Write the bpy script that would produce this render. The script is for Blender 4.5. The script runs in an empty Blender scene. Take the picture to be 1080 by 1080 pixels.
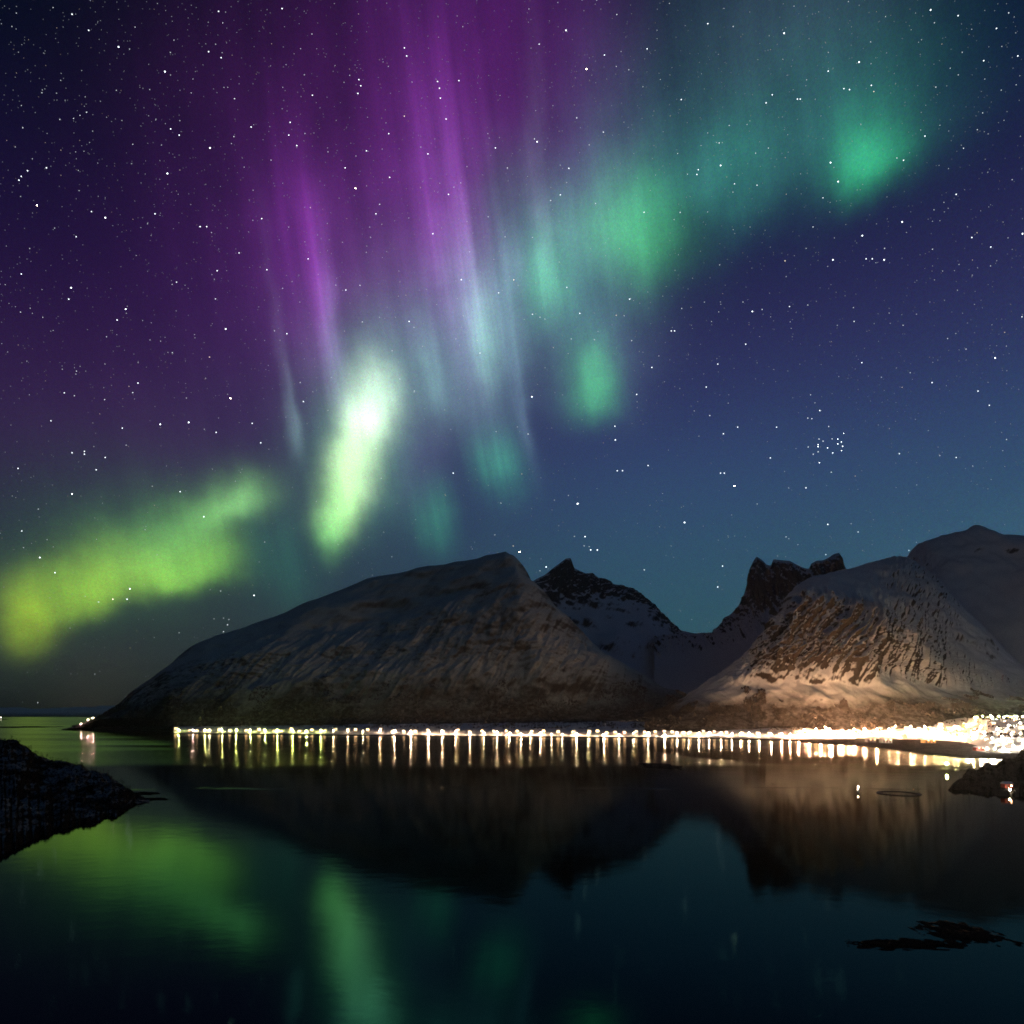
import bpy, math, random
import numpy as np
from mathutils import Vector, Matrix

random.seed(11)
RNG = np.random.default_rng(11)
SC = bpy.context.scene
COL = SC.collection

# ------------------------------------------------------------------ camera
H_CAM = 90.0          # viewpoint height above the fjord
F = 700.0             # focal length in photo pixels (1080 wide)
HZ = 752.0            # horizon row
cam_d = bpy.data.cameras.new('camera')
cam_d.sensor_width = 36.0
cam_d.lens = F / 1080.0 * 36.0
cam_d.shift_y = (HZ - 540.0) / 1080.0
cam_d.clip_start = 0.5
cam_d.clip_end = 400000.0
cam = bpy.data.objects.new('camera', cam_d)
cam.location = (0, 0, H_CAM)
cam.rotation_euler = (math.radians(90), 0, 0)
COL.objects.link(cam)
SC.camera = cam

SC.view_settings.view_transform = 'Standard'
SC.view_settings.look = 'None'
SC.view_settings.exposure = 0.0
SC.view_settings.gamma = 1.0
SC.render.dither_intensity = 2.0
SC.cycles.use_denoising = True
SC.cycles.max_bounces = 5
SC.cycles.diffuse_bounces = 2
SC.cycles.glossy_bounces = 3
SC.cycles.sample_clamp_indirect = 4.0
SC.cycles.use_light_tree = True
SC.cycles.filter_width = 1.7


def P3(px, D, py=None, z=None):
    X = (px - 540.0) / F * D
    if z is None:
        z = H_CAM + (HZ - py) / F * D
    return (X, D, z)


def lin(c):
    return tuple(((v / 255.0) / 12.92) if v <= 10 else ((v / 255.0 + 0.055) / 1.055) ** 2.4 for v in c)


# ------------------------------------------------------------------ night sky (direction space) with aurora
def azel(px, py):
    u = (px - 540.0) / F
    v = (HZ - py) / F
    return math.atan2(u, 1.0), math.atan2(v, math.sqrt(1 + u * u))


W = bpy.data.worlds.new("World")
SC.world = W
W.use_nodes = True
nt = W.node_tree
nt.nodes.clear()
N = nt.nodes
Lk = nt.links


def mth(op, a, b=None, c=None):
    n = N.new('ShaderNodeMath')
    n.operation = op
    for i, v in enumerate((a, b, c)):
        if v is None:
            continue
        if hasattr(v, 'is_output') or isinstance(v, bpy.types.NodeSocket):
            Lk.new(v, n.inputs[i])
        else:
            n.inputs[i].default_value = v
    return n.outputs[0]


def vmt(op, a, b=None, c=None):
    n = N.new('ShaderNodeVectorMath')
    n.operation = op
    for i, v in enumerate((a, b, c)):
        if v is None:
            continue
        if isinstance(v, bpy.types.NodeSocket):
            Lk.new(v, n.inputs[i])
        else:
            n.inputs[i].default_value = v
    return n.outputs['Value'] if op in ('LENGTH', 'DOT_PRODUCT') else n.outputs[0]


tc = N.new('ShaderNodeTexCoord')
d = vmt('NORMALIZE', tc.outputs['Generated'])
sp = N.new('ShaderNodeSeparateXYZ')
Lk.new(d, sp.inputs[0])
az = mth('ARCTAN2', sp.outputs[0], sp.outputs[1])
el = mth('ARCSINE', sp.outputs[2])
cb = N.new('ShaderNodeCombineXYZ')
Lk.new(az, cb.inputs[0])
Lk.new(el, cb.inputs[1])
P0 = cb.outputs[0]
# gentle warp so that no aurora patch keeps a perfect outline
wn = N.new('ShaderNodeTexNoise')
wn.inputs['Scale'].default_value = 7.0
wn.inputs['Detail'].default_value = 4.0
Lk.new(P0, wn.inputs['Vector'])
wv = vmt('SUBTRACT', wn.outputs['Color'], (0.5, 0.5, 0.5))
P = vmt('MULTIPLY_ADD', wv, (0.050, 0.085, 0.0), P0)


def ramp(fac, stops):
    r = N.new('ShaderNodeValToRGB')
    Lk.new(fac, r.inputs[0])
    el_ = r.color_ramp.elements
    while len(el_) < len(stops):
        el_.new(0.5)
    for e, (p, c) in zip(el_, stops):
        e.position = p
        e.color = (*lin(c), 1)
    r.color_ramp.interpolation = 'EASE' if len(stops) < 3 else 'B_SPLINE'
    return r.outputs[0]


elf = mth('DIVIDE', el, 0.85)


def elp(px, py):
    return max(0.0, min(1.0, azel(px, py)[1] / 0.85))


left = ramp(elf, [(0.0, (8, 11, 16)), (elp(150, 725), (26, 30, 34)), (elp(150, 690), (42, 46, 50)), (elp(150, 590), (38, 46, 62)),
                  (elp(150, 480), (42, 30, 66)), (elp(150, 380), (40, 23, 64)), (elp(150, 270), (25, 17, 54)),
                  (elp(150, 130), (7, 13, 34)), (elp(150, 10), (1, 12, 26))])
right = ramp(elf, [(0.0, (40, 80, 84)), (elp(900, 650), (46, 84, 98)), (elp(900, 560), (48, 80, 106)), (elp(900, 480), (50, 72, 110)),
                   (elp(900, 400), (46, 56, 98)), (elp(900, 300), (42, 40, 84)), (elp(900, 150), (16, 30, 60)), (elp(900, 10), (5, 20, 44))])
mr = N.new('ShaderNodeMapRange')
mr.interpolation_type = 'SMOOTHERSTEP'
Lk.new(az, mr.inputs[0])
mr.inputs[1].default_value = azel(40, 500)[0]
mr.inputs[2].default_value = azel(800, 500)[0]
mx = N.new('ShaderNodeMix')
mx.data_type = 'RGBA'
Lk.new(mr.outputs[0], mx.inputs[0])
Lk.new(left, mx.inputs[6])
Lk.new(right, mx.inputs[7])
base = mx.outputs[2]
# fine ray structure, leaning like the magnetic field
mp = N.new('ShaderNodeMapping')
mp.inputs['Rotation'].default_value = (0, 0, math.radians(-9))
mp.inputs['Scale'].default_value = (34, 1.6, 1)
Lk.new(P0, mp.inputs['Vector'])
# Mapping applies scale before rotation, so lean the coordinate by hand instead
lean = mth('MULTIPLY_ADD', el, 0.20, az)
cl = N.new('ShaderNodeCombineXYZ')
Lk.new(mth('MULTIPLY', lean, 40.0), cl.inputs[0])
Lk.new(mth('MULTIPLY', el, 2.2), cl.inputs[1])
N.remove(mp)
rn = N.new('ShaderNodeTexNoise')
rn.inputs['Scale'].default_value = 1.0
rn.inputs['Detail'].default_value = 3.0
rn.inputs['Roughness'].default_value = 0.55
Lk.new(cl.outputs[0], rn.inputs['Vector'])
rays = mth('MULTIPLY_ADD', rn.outputs['Fac'], 1.3, 0.35)

acc_ray = None
acc_soft = None


def blob(cx, cy, sx, sy, ang, k, col, soft=False, edge=False):
    """one patch of aurora: centre and size on the sky, lean, lower-edge sharpness, colour of its light"""
    global acc_ray, acc_soft
    a, e = azel(cx, cy)
    jx = math.cos(a) ** 2 / F
    jy = math.cos(e) ** 2 * math.cos(a) / F
    m = N.new('ShaderNodeMapping')
    m.vector_type = 'TEXTURE'
    m.inputs['Location'].default_value = (a, e, 0)
    m.inputs['Rotation'].default_value = (0, 0, math.radians(ang))
    m.inputs['Scale'].default_value = (sx * jx, sy * jy, 1)
    Lk.new(P, m.inputs['Vector'])
    s = N.new('ShaderNodeSeparateXYZ')
    Lk.new(m.outputs[0], s.inputs[0])
    y = mth('MAXIMUM', s.outputs[1], mth('MULTIPLY', s.outputs[1], -k))
    r2 = mth('ADD', mth('MULTIPLY', s.outputs[0], s.outputs[0]), mth('MULTIPLY', y, y))
    g = mth('POWER', math.exp(-1), mth('POWER', r2, 1.22) if edge else r2)
    sc_ = N.new('ShaderNodeVectorMath')
    sc_.operation = 'SCALE'
    sc_.inputs[0].default_value = col
    Lk.new(g, sc_.inputs['Scale'])
    if soft:
        acc_soft = vmt('ADD', sc_.outputs[0], acc_soft if acc_soft else (0, 0, 0))
    else:
        acc_ray = vmt('ADD', sc_.outputs[0], acc_ray if acc_ray else (0, 0, 0))


# lower left, yellow-green band
blob(150, 585, 165, 85, 22, 1.3, (0.014, 0.052, 0.020), True)
blob(34, 655, 32, 42, 24, 1.7, (0.20, 0.30, 0.006), True, True)
blob(78, 628, 48, 38, 25, 1.7, (0.19, 0.34, 0.012), True, True)
blob(132, 603, 52, 36, 15, 1.6, (0.18, 0.35, 0.022), True, True)
blob(190, 600, 46, 34, 8, 1.8, (0.16, 0.38, 0.035), True, True)
blob(232, 592, 28, 36, 10, 1.8, (0.10, 0.26, 0.03), True)
blob(256, 526, 36, 28, 35, 1.4, (0.17, 0.42, 0.12), True)
blob(215, 545, 44, 26, 28, 1.3, (0.07, 0.19, 0.04), True)
blob(170, 562, 70, 36, 22, 1.2, (0.05, 0.15, 0.03), True)
blob(300, 600, 34, 60, 8, 1.2, (0.006, 0.055, 0.03))
# the brightest fold
blob(391, 426, 30, 44, -6, 1.3, (0.60, 0.80, 0.56), True, True)
blob(376, 478, 27, 56, -18, 1.1, (0.62, 0.86, 0.44), True, True)
blob(359, 530, 21, 50, -8, 1.4, (0.36, 0.72, 0.22), True, True)
blob(350, 566, 12, 34, 0, 1.5, (0.14, 0.42, 0.10), True)
blob(382, 465, 52, 100, -8, 1.2, (0.06, 0.20, 0.12), True)
blob(352, 350, 11, 76, 9, 1.0, (0.06, 0.07, 0.11))
# thin rays at its left
blob(309, 445, 7, 58, 10, 2.0, (0.08, 0.15, 0.14))
blob(295, 370, 6, 110, 10, 1.5, (0.030, 0.022, 0.045))
blob(338, 300, 15, 85, 9, 1.0, (0.105, 0.014, 0.15))
blob(315, 280, 40, 110, 9, 1.0, (0.045, 0.006, 0.07))
# grey-teal veil between the folds
blob(430, 395, 85, 80, 12, 1.4, (0.055, 0.115, 0.105), True)
blob(455, 385, 11, 60, 10, 1.8, (0.06, 0.13, 0.115))
blob(510, 340, 85, 95, 12, 1.3, (0.055, 0.125, 0.13), True)
# the great purple ray and the violet glow around it
blob(450, 150, 50, 150, 8, 0.9, (0.052, 0.008, 0.078))
blob(470, 230, 36, 100, 8, 1.0, (0.11, 0.025, 0.16))
blob(494, 320, 22, 75, 9, 1.0, (0.14, 0.12, 0.22))
blob(530, 60, 80, 220, 6, 0.9, (0.045, 0.004, 0.062), True)
blob(430, 120, 150, 190, 6, 0.9, (0.046, 0.004, 0.062), True)
blob(630, 60, 50, 120, 4, 1.0, (0.030, 0.006, 0.046), True)
blob(620, 190, 60, 80, 4, 1.0, (0.035, 0.026, 0.075), True)
blob(255, 250, 130, 190, 6, 0.9, (0.020, 0.003, 0.030), True)
blob(385, 280, 110, 110, 6, 1.0, (0.062, 0.010, 0.085), True)
blob(150, 440, 200, 90, 10, 1.0, (0.012, 0.005, 0.018), True)
# pale rays in the middle
blob(511, 362, 14, 58, 9, 1.8, (0.11, 0.29, 0.19))
blob(538, 325, 13, 90, 9, 1.6, (0.10, 0.18, 0.20))
blob(551, 430, 8, 62, 12, 1.2, (0.045, 0.075, 0.10))
blob(570, 215, 11, 110, 7, 1.0, (0.055, 0.055, 0.085))
blob(577, 305, 20, 56, 6, 1.5, (0.06, 0.35, 0.15))
blob(590, 275, 60, 70, 5, 1.4, (0.035, 0.12, 0.10), True)
blob(668, 235, 50, 50, -20, 1.3, (0.04, 0.33, 0.09), True)
blob(628, 262, 60, 52, -30, 1.3, (0.04, 0.15, 0.09), True)
blob(605, 335, 44, 60, 10, 1.2, (0.018, 0.075, 0.060), True)
blob(735, 195, 60, 50, 10, 1.5, (0.012, 0.075, 0.055), True)
blob(690, 180, 80, 85, 0, 1.3, (0.014, 0.060, 0.055), True)
blob(627, 404, 24, 38, 14, 1.5, (0.055, 0.42, 0.12), True)
blob(634, 372, 54, 66, 8, 1.2, (0.045, 0.075, 0.10), True)
blob(525, 498, 24, 48, 8, 1.7, (0.020, 0.19, 0.09))
blob(515, 440, 36, 80, 8, 1.2, (0.035, 0.055, 0.075), True)
blob(457, 548, 18, 42, 5, 1.4, (0.014, 0.12, 0.055))
blob(445, 470, 30, 66, 5, 1.2, (0.030, 0.018, 0.06), True)
# upper right
blob(922, 166, 34, 42, 5, 1.3, (0.018, 0.32, 0.11), True)
blob(905, 145, 75, 72, 0, 1.3, (0.014, 0.095, 0.065), True)
blob(778, 180, 44, 74, 3, 1.7, (0.008, 0.075, 0.045), True)
blob(840, 130, 125, 120, 0, 1.7, (0.012, 0.055, 0.050), True)
blob(820, 10, 130, 120, 0, 1.0, (0.026, 0.042, 0.060), True)
# unseen green glow added overhead and behind the viewpoint to tint the mountain light
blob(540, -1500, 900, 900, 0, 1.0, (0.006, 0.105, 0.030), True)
# village sky-glow at the western point, twilight low in the east
blob(105, 738, 70, 45, 0, 1.0, (0.012, 0.009, 0.006), True)
blob(1150, 600, 260, 110, 0, 1.0, (0.010, 0.026, 0.040), True)

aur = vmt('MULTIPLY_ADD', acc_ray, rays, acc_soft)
pn = N.new('ShaderNodeTexNoise')
pn.inputs['Scale'].default_value = 13.0
pn.inputs['Detail'].default_value = 3.0
Lk.new(P0, pn.inputs['Vector'])
sn = mth('MULTIPLY_ADD', rn.outputs['Fac'], 0.50, mth('MULTIPLY_ADD', pn.outputs['Fac'], 0.70, 0.40))
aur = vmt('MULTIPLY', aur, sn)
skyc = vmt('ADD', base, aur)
# camera-like grain put into the sky colour: a fine mottling over the whole sky
gn = N.new('ShaderNodeTexNoise')
gn.inputs['Scale'].default_value = 420.0
gn.inputs['Detail'].default_value = 1.0
Lk.new(P0, gn.inputs['Vector'])
gv = vmt('MULTIPLY_ADD', gn.outputs['Color'], (0.55, 0.50, 0.60), (0.725, 0.75, 0.70))
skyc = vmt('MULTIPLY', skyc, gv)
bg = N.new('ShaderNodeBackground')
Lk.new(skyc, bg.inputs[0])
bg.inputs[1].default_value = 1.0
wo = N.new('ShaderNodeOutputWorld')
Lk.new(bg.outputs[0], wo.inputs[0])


# ------------------------------------------------------------------ helpers
def tag(o, label=None, cat=None, group=None, kind=None):
    if label: o['label'] = label
    if cat: o['category'] = cat
    if group: o['group'] = group
    if kind: o['kind'] = kind
    return o


class MB:
    """collects shapes and links them as one mesh object"""
    def __init__(s):
        s.v = []
        s.f = []

    def add(s, vs, fs):
        b = len(s.v)
        s.v += [tuple(v) for v in vs]
        s.f += [tuple(i + b for i in f) for f in fs]
        return s

    def box(s, cx, cy, cz, sx, sy, sz):
        x, y, z = sx / 2, sy / 2, sz / 2
        vs = [(cx + a * x, cy + b * y, cz + c * z) for a, b, c in
              ((-1, -1, -1), (1, -1, -1), (1, 1, -1), (-1, 1, -1), (-1, -1, 1), (1, -1, 1), (1, 1, 1), (-1, 1, 1))]
        return s.add(vs, [(0, 3, 2, 1), (4, 5, 6, 7), (0, 1, 5, 4), (1, 2, 6, 5), (2, 3, 7, 6), (3, 0, 4, 7)])

    def tube(s, pts, rads, n=6):
        rings = []
        vs = []
        for i, (p, r) in enumerate(zip(pts, rads)):
            p = Vector(p)
            a = Vector(pts[max(i - 1, 0)])
            b = Vector(pts[min(i + 1, len(pts) - 1)])
            t = (b - a).normalized()
            u = t.cross(Vector((0, 0, 1)) if abs(t.z) < 0.9 else Vector((1, 0, 0))).normalized()
            w = t.cross(u)
            for k in range(n):
                an = 2 * math.pi * k / n
                vs.append(p + (u * math.cos(an) + w * math.sin(an)) * r)
        fs = []
        for i in range(len(pts) - 1):
            for k in range(n):
                fs.append((i * n + k, i * n + (k + 1) % n, (i + 1) * n + (k + 1) % n, (i + 1) * n + k))
        fs.append(tuple(range(n)))
        fs.append(tuple((len(pts) - 1) * n + k for k in reversed(range(n))))
        return s.add(vs, fs)

    def ball(s, c, rx, ry, rz, nu=8, nv=5):
        vs = [(c[0], c[1], c[2] + rz)]
        for j in range(1, nv):
            th = math.pi * j / nv
            for i in range(nu):
                ph = 2 * math.pi * i / nu
                vs.append((c[0] + rx * math.sin(th) * math.cos(ph), c[1] + ry * math.sin(th) * math.sin(ph), c[2] + rz * math.cos(th)))
        vs.append((c[0], c[1], c[2] - rz))
        fs = [(0, 1 + i, 1 + (i + 1) % nu) for i in range(nu)]
        for j in range(nv - 2):
            for i in range(nu):
                a = 1 + j * nu
                fs.append((a + i, a + nu + i, a + nu + (i + 1) % nu, a + (i + 1) % nu))
        a = 1 + (nv - 2) * nu
        l = len(vs) - 1
        fs += [(a + i, l, a + (i + 1) % nu) for i in range(nu)]
        return s.add(vs, fs)

    def build(s, name, mat, parent=None, smooth=False):
        me = bpy.data.meshes.new(name)
        me.from_pydata(s.v, [], s.f)
        me.update()
        if smooth:
            me.polygons.foreach_set('use_smooth', [True] * len(me.polygons))
        me.materials.append(mat)
        o = bpy.data.objects.new(name, me)
        COL.objects.link(o)
        if parent: o.parent = parent
        return o


def empty(name, loc=(0, 0, 0), rz=0.0):
    o = bpy.data.objects.new(name, None)
    o.location = loc
    o.rotation_euler = (0, 0, rz)
    o.empty_display_size = 1
    COL.objects.link(o)
    return o


def copy_tree(o, parent=None):
    c = o.copy()
    COL.objects.link(c)
    if parent: c.parent = parent
    for ch in list(o.children):
        copy_tree(ch, c)
    return c


ORD = ['', 'first', 'second', 'third', 'fourth', 'fifth', 'sixth', 'seventh', 'eighth', 'ninth', 'tenth', 'eleventh', 'twelfth',
       'thirteenth', 'fourteenth', 'fifteenth', 'sixteenth', 'seventeenth', 'eighteenth', 'nineteenth']
TENS = {2: ('twentieth', 'twenty'), 3: ('thirtieth', 'thirty'), 4: ('fortieth', 'forty'), 5: ('fiftieth', 'fifty'), 6: ('sixtieth', 'sixty'),
        7: ('seventieth', 'seventy'), 8: ('eightieth', 'eighty')}


def ordw(n):
    if n < 20: return ORD[n]
    t, r = divmod(n, 10)
    return TENS[t][0] if r == 0 else TENS[t][1] + '-' + ORD[r]


# ------------------------------------------------------------------ numpy noise
def _hash(ix, iy, seed):
    h = (ix.astype(np.int64) * 374761393 + iy.astype(np.int64) * 668265263 + seed * 1274126177) & 0xFFFFFFFF
    h = ((h ^ (h >> 13)) * 1274126177) & 0xFFFFFFFF
    h = h ^ (h >> 16)
    return (h & 0xFFFFFF) / float(0xFFFFFF)


def vnoise(x, y, seed=0):
    ix = np.floor(x)
    iy = np.floor(y)
    fx = x - ix
    fy = y - iy
    out = 0
    g = []
    for dx in (0, 1):
        for dy in (0, 1):
            a = _hash(ix + dx, iy + dy, seed) * 2 * np.pi
            g.append(np.cos(a) * (fx - dx) + np.sin(a) * (fy - dy))
    ux = fx * fx * fx * (fx * (fx * 6 - 15) + 10)
    uy = fy * fy * fy * (fy * (fy * 6 - 15) + 10)
    a = g[0] + (g[1] - g[0]) * uy
    b = g[2] + (g[3] - g[2]) * uy
    return (a + (b - a) * ux) * 1.5


def fbm(x, y, seed=0, octv=5, gain=0.5):
    s = 0
    a = 1.0
    for i in range(octv):
        s = s + a * vnoise(x, y, seed + i * 17)
        x = x * 2.03 + 11.7
        y = y * 2.03 + 5.1
        a *= gain
    return s


def ridged(x, y, seed=0, octv=4, gain=0.5):
    s = 0
    a = 1.0
    for i in range(octv):
        s = s + a * (1 - 2 * np.abs(vnoise(x, y, seed + i * 13)))
        x = x * 2.1 + 3.3
        y = y * 2.1 + 8.9
        a *= gain
    return s


# ------------------------------------------------------------------ materials
def new_mat(name):
    m = bpy.data.materials.new(name)
    m.use_nodes = True
    return m, m.node_tree.nodes, m.node_tree.links, m.node_tree.nodes['Principled BSDF']


def plain(name, col, rough=0.7, metal=0.0, var=0.15, scale=3.0):
    m, n, l, b = new_mat(name)
    no = n.new('ShaderNodeTexNoise')
    no.inputs['Scale'].default_value = scale
    no.inputs['Detail'].default_value = 4
    tcd = n.new('ShaderNodeTexCoord')
    l.new(tcd.outputs['Object'], no.inputs['Vector'])
    r = n.new('ShaderNodeMapRange')
    r.inputs[3].default_value = 1 - var
    r.inputs[4].default_value = 1 + var
    l.new(no.outputs['Fac'], r.inputs[0])
    mxx = n.new('ShaderNodeVectorMath')
    mxx.operation = 'SCALE'
    mxx.inputs[0].default_value = col
    l.new(r.outputs[0], mxx.inputs['Scale'])
    l.new(mxx.outputs[0], b.inputs['Base Color'])
    b.inputs['Roughness'].default_value = rough
    b.inputs['Metallic'].default_value = metal
    return m


def glow(name, col, strength):
    m, n, l, b = new_mat(name)
    n.remove(b)
    e = n.new('ShaderNodeEmission')
    e.inputs[0].default_value = (*col, 1)
    e.inputs[1].default_value = strength
    l.new(e.outputs[0], n['Material Output'].inputs[0])
    return m


def terrain_mat(name, rock_lo, rock_hi, veg_z, veg_soft, snow=(0.74, 0.77, 0.80), rock=(0.05, 0.046, 0.043), veg=(0.045, 0.036, 0.028),
                noise_scale=0.010, patch=0.25, streak=0.6, veg_amp=60.0, veg_min=0.72):
    """snow on gentle ground, bare rock where steep (by the surface's own slope), birch scrub low down"""
    m, n, l, b = new_mat(name)
    geo = n.new('ShaderNodeNewGeometry')
    spx = n.new('ShaderNodeSeparateXYZ')
    l.new(geo.outputs['Normal'], spx.inputs[0])
    sps = n.new('ShaderNodeSeparateXYZ')
    l.new(geo.outputs['Position'], sps.inputs[0])

    def M(op, a, b_=None, c=None):
        q = n.new('ShaderNodeMath')
        q.operation = op
        for i, v in enumerate((a, b_, c)):
            if v is None: continue
            if isinstance(v, bpy.types.NodeSocket): l.new(v, q.inputs[i])
            else: q.inputs[i].default_value = v
        return q.outputs[0]

    def noise(scale, detail, rough=0.6, vec=None):
        q = n.new('ShaderNodeTexNoise')
        q.inputs['Scale'].default_value = scale
        q.inputs['Detail'].default_value = detail
        q.inputs['Roughness'].default_value = rough
        l.new(vec if vec else geo.outputs['Position'], q.inputs['Vector'])
        return q.outputs['Fac']
    cxyz = n.new('ShaderNodeCombineXYZ')
    l.new(M('SUBTRACT', sps.outputs[0], M('MULTIPLY', sps.outputs[2], streak)), cxyz.inputs[0])
    l.new(M('MULTIPLY', sps.outputs[1], 0.30), cxyz.inputs[1])
    l.new(M('MULTIPLY', sps.outputs[2], 0.22), cxyz.inputs[2])
    n1 = noise(noise_scale, 9, 0.68, cxyz.outputs[0])
    n2 = noise(noise_scale * 5, 6, 0.7, cxyz.outputs[0])
    # slope value disturbed by noise
    s = M('ADD', spx.outputs[2], M('MULTIPLY', M('SUBTRACT', n1, 0.5), patch * 2))
    s = M('ADD', s, M('MULTIPLY', M('SUBTRACT', n2, 0.5), patch))
    rk = n.new('ShaderNodeMapRange')
    rk.interpolation_type = 'SMOOTHSTEP'
    rk.inputs[1].default_value = rock_lo
    rk.inputs[2].default_value = rock_hi
    l.new(s, rk.inputs[0])          # 0 rock .. 1 snow
    mix1 = n.new('ShaderNodeMix')
    mix1.data_type = 'RGBA'
    mix1.inputs[6].default_value = (*rock, 1)
    mix1.inputs[7].default_value = (*snow, 1)
    l.new(rk.outputs[0], mix1.inputs[0])
    # scrub by altitude
    n3 = noise(0.004, 8, 0.62)
    zz = M('ADD', sps.outputs[2], M('MULTIPLY', M('SUBTRACT', n3, 0.5), -veg_amp * 2))
    vg = n.new('ShaderNodeMapRange')
    vg.interpolation_type = 'SMOOTHSTEP'
    vg.inputs[1].default_value = veg_z - veg_soft
    vg.inputs[2].default_value = veg_z + veg_soft
    vg.inputs[3].default_value = 0.97
    vg.inputs[4].default_value = 0.0
    l.new(zz, vg.inputs[0])
    n4 = noise(0.05, 7, 0.75)
    n4m = n.new('ShaderNodeMapRange')
    n4m.inputs[1].default_value = 0.40
    n4m.inputs[2].default_value = 0.56
    n4m.inputs[3].default_value = veg_min
    n4m.inputs[4].default_value = 1.0
    l.new(n4, n4m.inputs[0])
    vf = M('MULTIPLY', vg.outputs[0], n4m.outputs[0])
    mix2 = n.new('ShaderNodeMix')
    mix2.data_type = 'RGBA'
    l.new(vf, mix2.inputs[0])
    l.new(mix1.outputs[2], mix2.inputs[6])
    mix2.inputs[7].default_value = (*veg, 1)
    l.new(mix2.outputs[2], b.inputs['Base Color'])
    b.inputs['Roughness'].default_value = 0.85
    b.inputs['Specular IOR Level'].default_value = 0.0
    bp = n.new('ShaderNodeBump')
    bp.inputs['Strength'].default_value = 0.45
    bp.inputs['Distance'].default_value = 9.0
    l.new(noise(0.035, 9, 0.65, cxyz.outputs[0]), bp.inputs['Height'])
    l.new(bp.outputs[0], b.inputs['Normal'])
    return m


# ------------------------------------------------------------------ terrain lofts
def interp(pts, x):
    p = np.array(pts, dtype=float)
    return np.interp(x, p[:, 0], p[:, 1])


def smooth1(a, k):
    if k <= 1: return a
    ker = np.hanning(k + 2)[1:-1]
    ker /= ker.sum()
    pad = np.pad(a, (k // 2, k - 1 - k // 2), mode='edge')
    return np.convolve(pad, ker, mode='valid')


def catmull(rows, T):
    """rows: (R, C) values at integer params; sample at T"""
    R = len(rows)
    i = np.clip(np.floor(T).astype(int), 0, R - 2)
    f = (T - i)[:, None]
    p1 = rows[i]
    p2 = rows[i + 1]
    p0 = rows[np.maximum(i - 1, 0)]
    p3 = rows[np.minimum(i + 2, R - 1)]
    m1 = (p2 - p0) * 0.5 * 0.7
    m2 = (p3 - p1) * 0.5 * 0.7
    return (2 * f**3 - 3 * f**2 + 1) * p1 + (f**3 - 2 * f**2 + f) * m1 + (-2 * f**3 + 3 * f**2) * p2 + (f**3 - f**2) * m2


def grid_mesh(name, X, Y, Z, mat, smooth=True):
    R, C = X.shape
    co = np.stack([X, Y, Z], -1).reshape(-1, 3)
    idx = np.arange(R * C).reshape(R, C)
    q = np.stack([idx[:-1, :-1], idx[:-1, 1:], idx[1:, 1:], idx[1:, :-1]], -1).reshape(-1, 4)
    me = bpy.data.meshes.new(name)
    me.vertices.add(len(co))
    me.vertices.foreach_set('co', co.astype(np.float32).ravel())
    me.loops.add(q.size)
    me.loops.foreach_set('vertex_index', q.ravel().astype(np.int32))
    me.polygons.add(len(q))
    me.polygons.foreach_set('loop_start', (np.arange(len(q)) * 4).astype(np.int32))
    me.update(calc_edges=True)
    me.validate()
    me.polygons.foreach_set('use_smooth', [smooth] * len(q))
    me.materials.append(mat)
    o = bpy.data.objects.new(name, me)
    COL.objects.link(o)
    return o


def normals(X, Y, Z):
    def g(a): return np.gradient(a)
    xr, xc = g(X)
    yr, yc = g(Y)
    zr, zc = g(Z)
    nx = yc * zr - zc * yr
    ny = zc * xr - xc * zr
    nz = xc * yr - yc * xr
    l = np.sqrt(nx**2 + ny**2 + nz**2) + 1e-9
    nx, ny, nz = nx / l, ny / l, nz / l
    s = np.where(nz < 0, -1.0, 1.0)
    return nx * s, ny * s, nz * s


def loft(name, x0, x1, dx, rows, sub, mat, disp, label, smooth_k=3):
    """rows: list of dicts D=[(px,D)], and y=[(px,row)] or z=[(px,height)]"""
    px = np.arange(x0, x1 + dx, dx)
    Ds, Zs = [], []
    for r in rows:
        D = smooth1(interp(r['D'], px), r.get('k', 9))
        if 'z' in r:
            z = interp(r['z'], px)
        else:
            z = H_CAM + (HZ - smooth1(interp(r['y'], px), r.get('ky', smooth_k))) / F * D
        Ds.append(D)
        Zs.append(z)
    Ds = np.array(Ds)
    Zs = np.array(Zs)
    T = []
    for i, s in enumerate(sub):
        T += list(i + np.arange(s) / s)
    T.append(len(sub))
    T = np.array(T)
    D = catmull(Ds, T)
    Z = catmull(Zs, T)
    U = (px[None, :] - 540.0) / F
    X = U * D
    Y = D.copy()
    nx, ny, nz = normals(X, Y, Z)
    dd = disp(X, Y, Z, T[:, None] * np.ones_like(X), nz, px[None, :] * np.ones_like(X))
    X = X + nx * dd
    Y = Y + ny * dd
    Z = Z + nz * dd
    o = grid_mesh(name, X, Y, Z, mat)
    tag(o, label, 'mountain', kind='structure')
    return o, (X, Y, Z)


def bump01(x, a, b, soft):
    return 1 / (1 + np.exp(-(x - a) / soft)) * 1 / (1 + np.exp((x - b) / soft))


# coast line as seen from the viewpoint, turned into distances
shoreY = [(-10, 769.5), (66, 769.5), (95, 771), (130, 772), (180, 774), (300, 775), (400, 776), (600, 778), (740, 779), (836, 781.5), (850, 783.5),
          (905, 786.5), (940, 790), (980, 796), (1020, 799), (1060, 801), (1200, 806), (1500, 812)]
backY = [(-10, 769.4), (66, 769.4), (180, 773.9), (400, 775.9), (740, 778.8), (836, 781), (905, 780), (980, 781), (1020, 784), (1045, 793), (1080, 797),
         (1200, 802), (1500, 808)]


def shoreD(px): return H_CAM * F / (interp(shoreY, px) - HZ)
def backD(px): return H_CAM * F / (interp(backY, px) - HZ)


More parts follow.
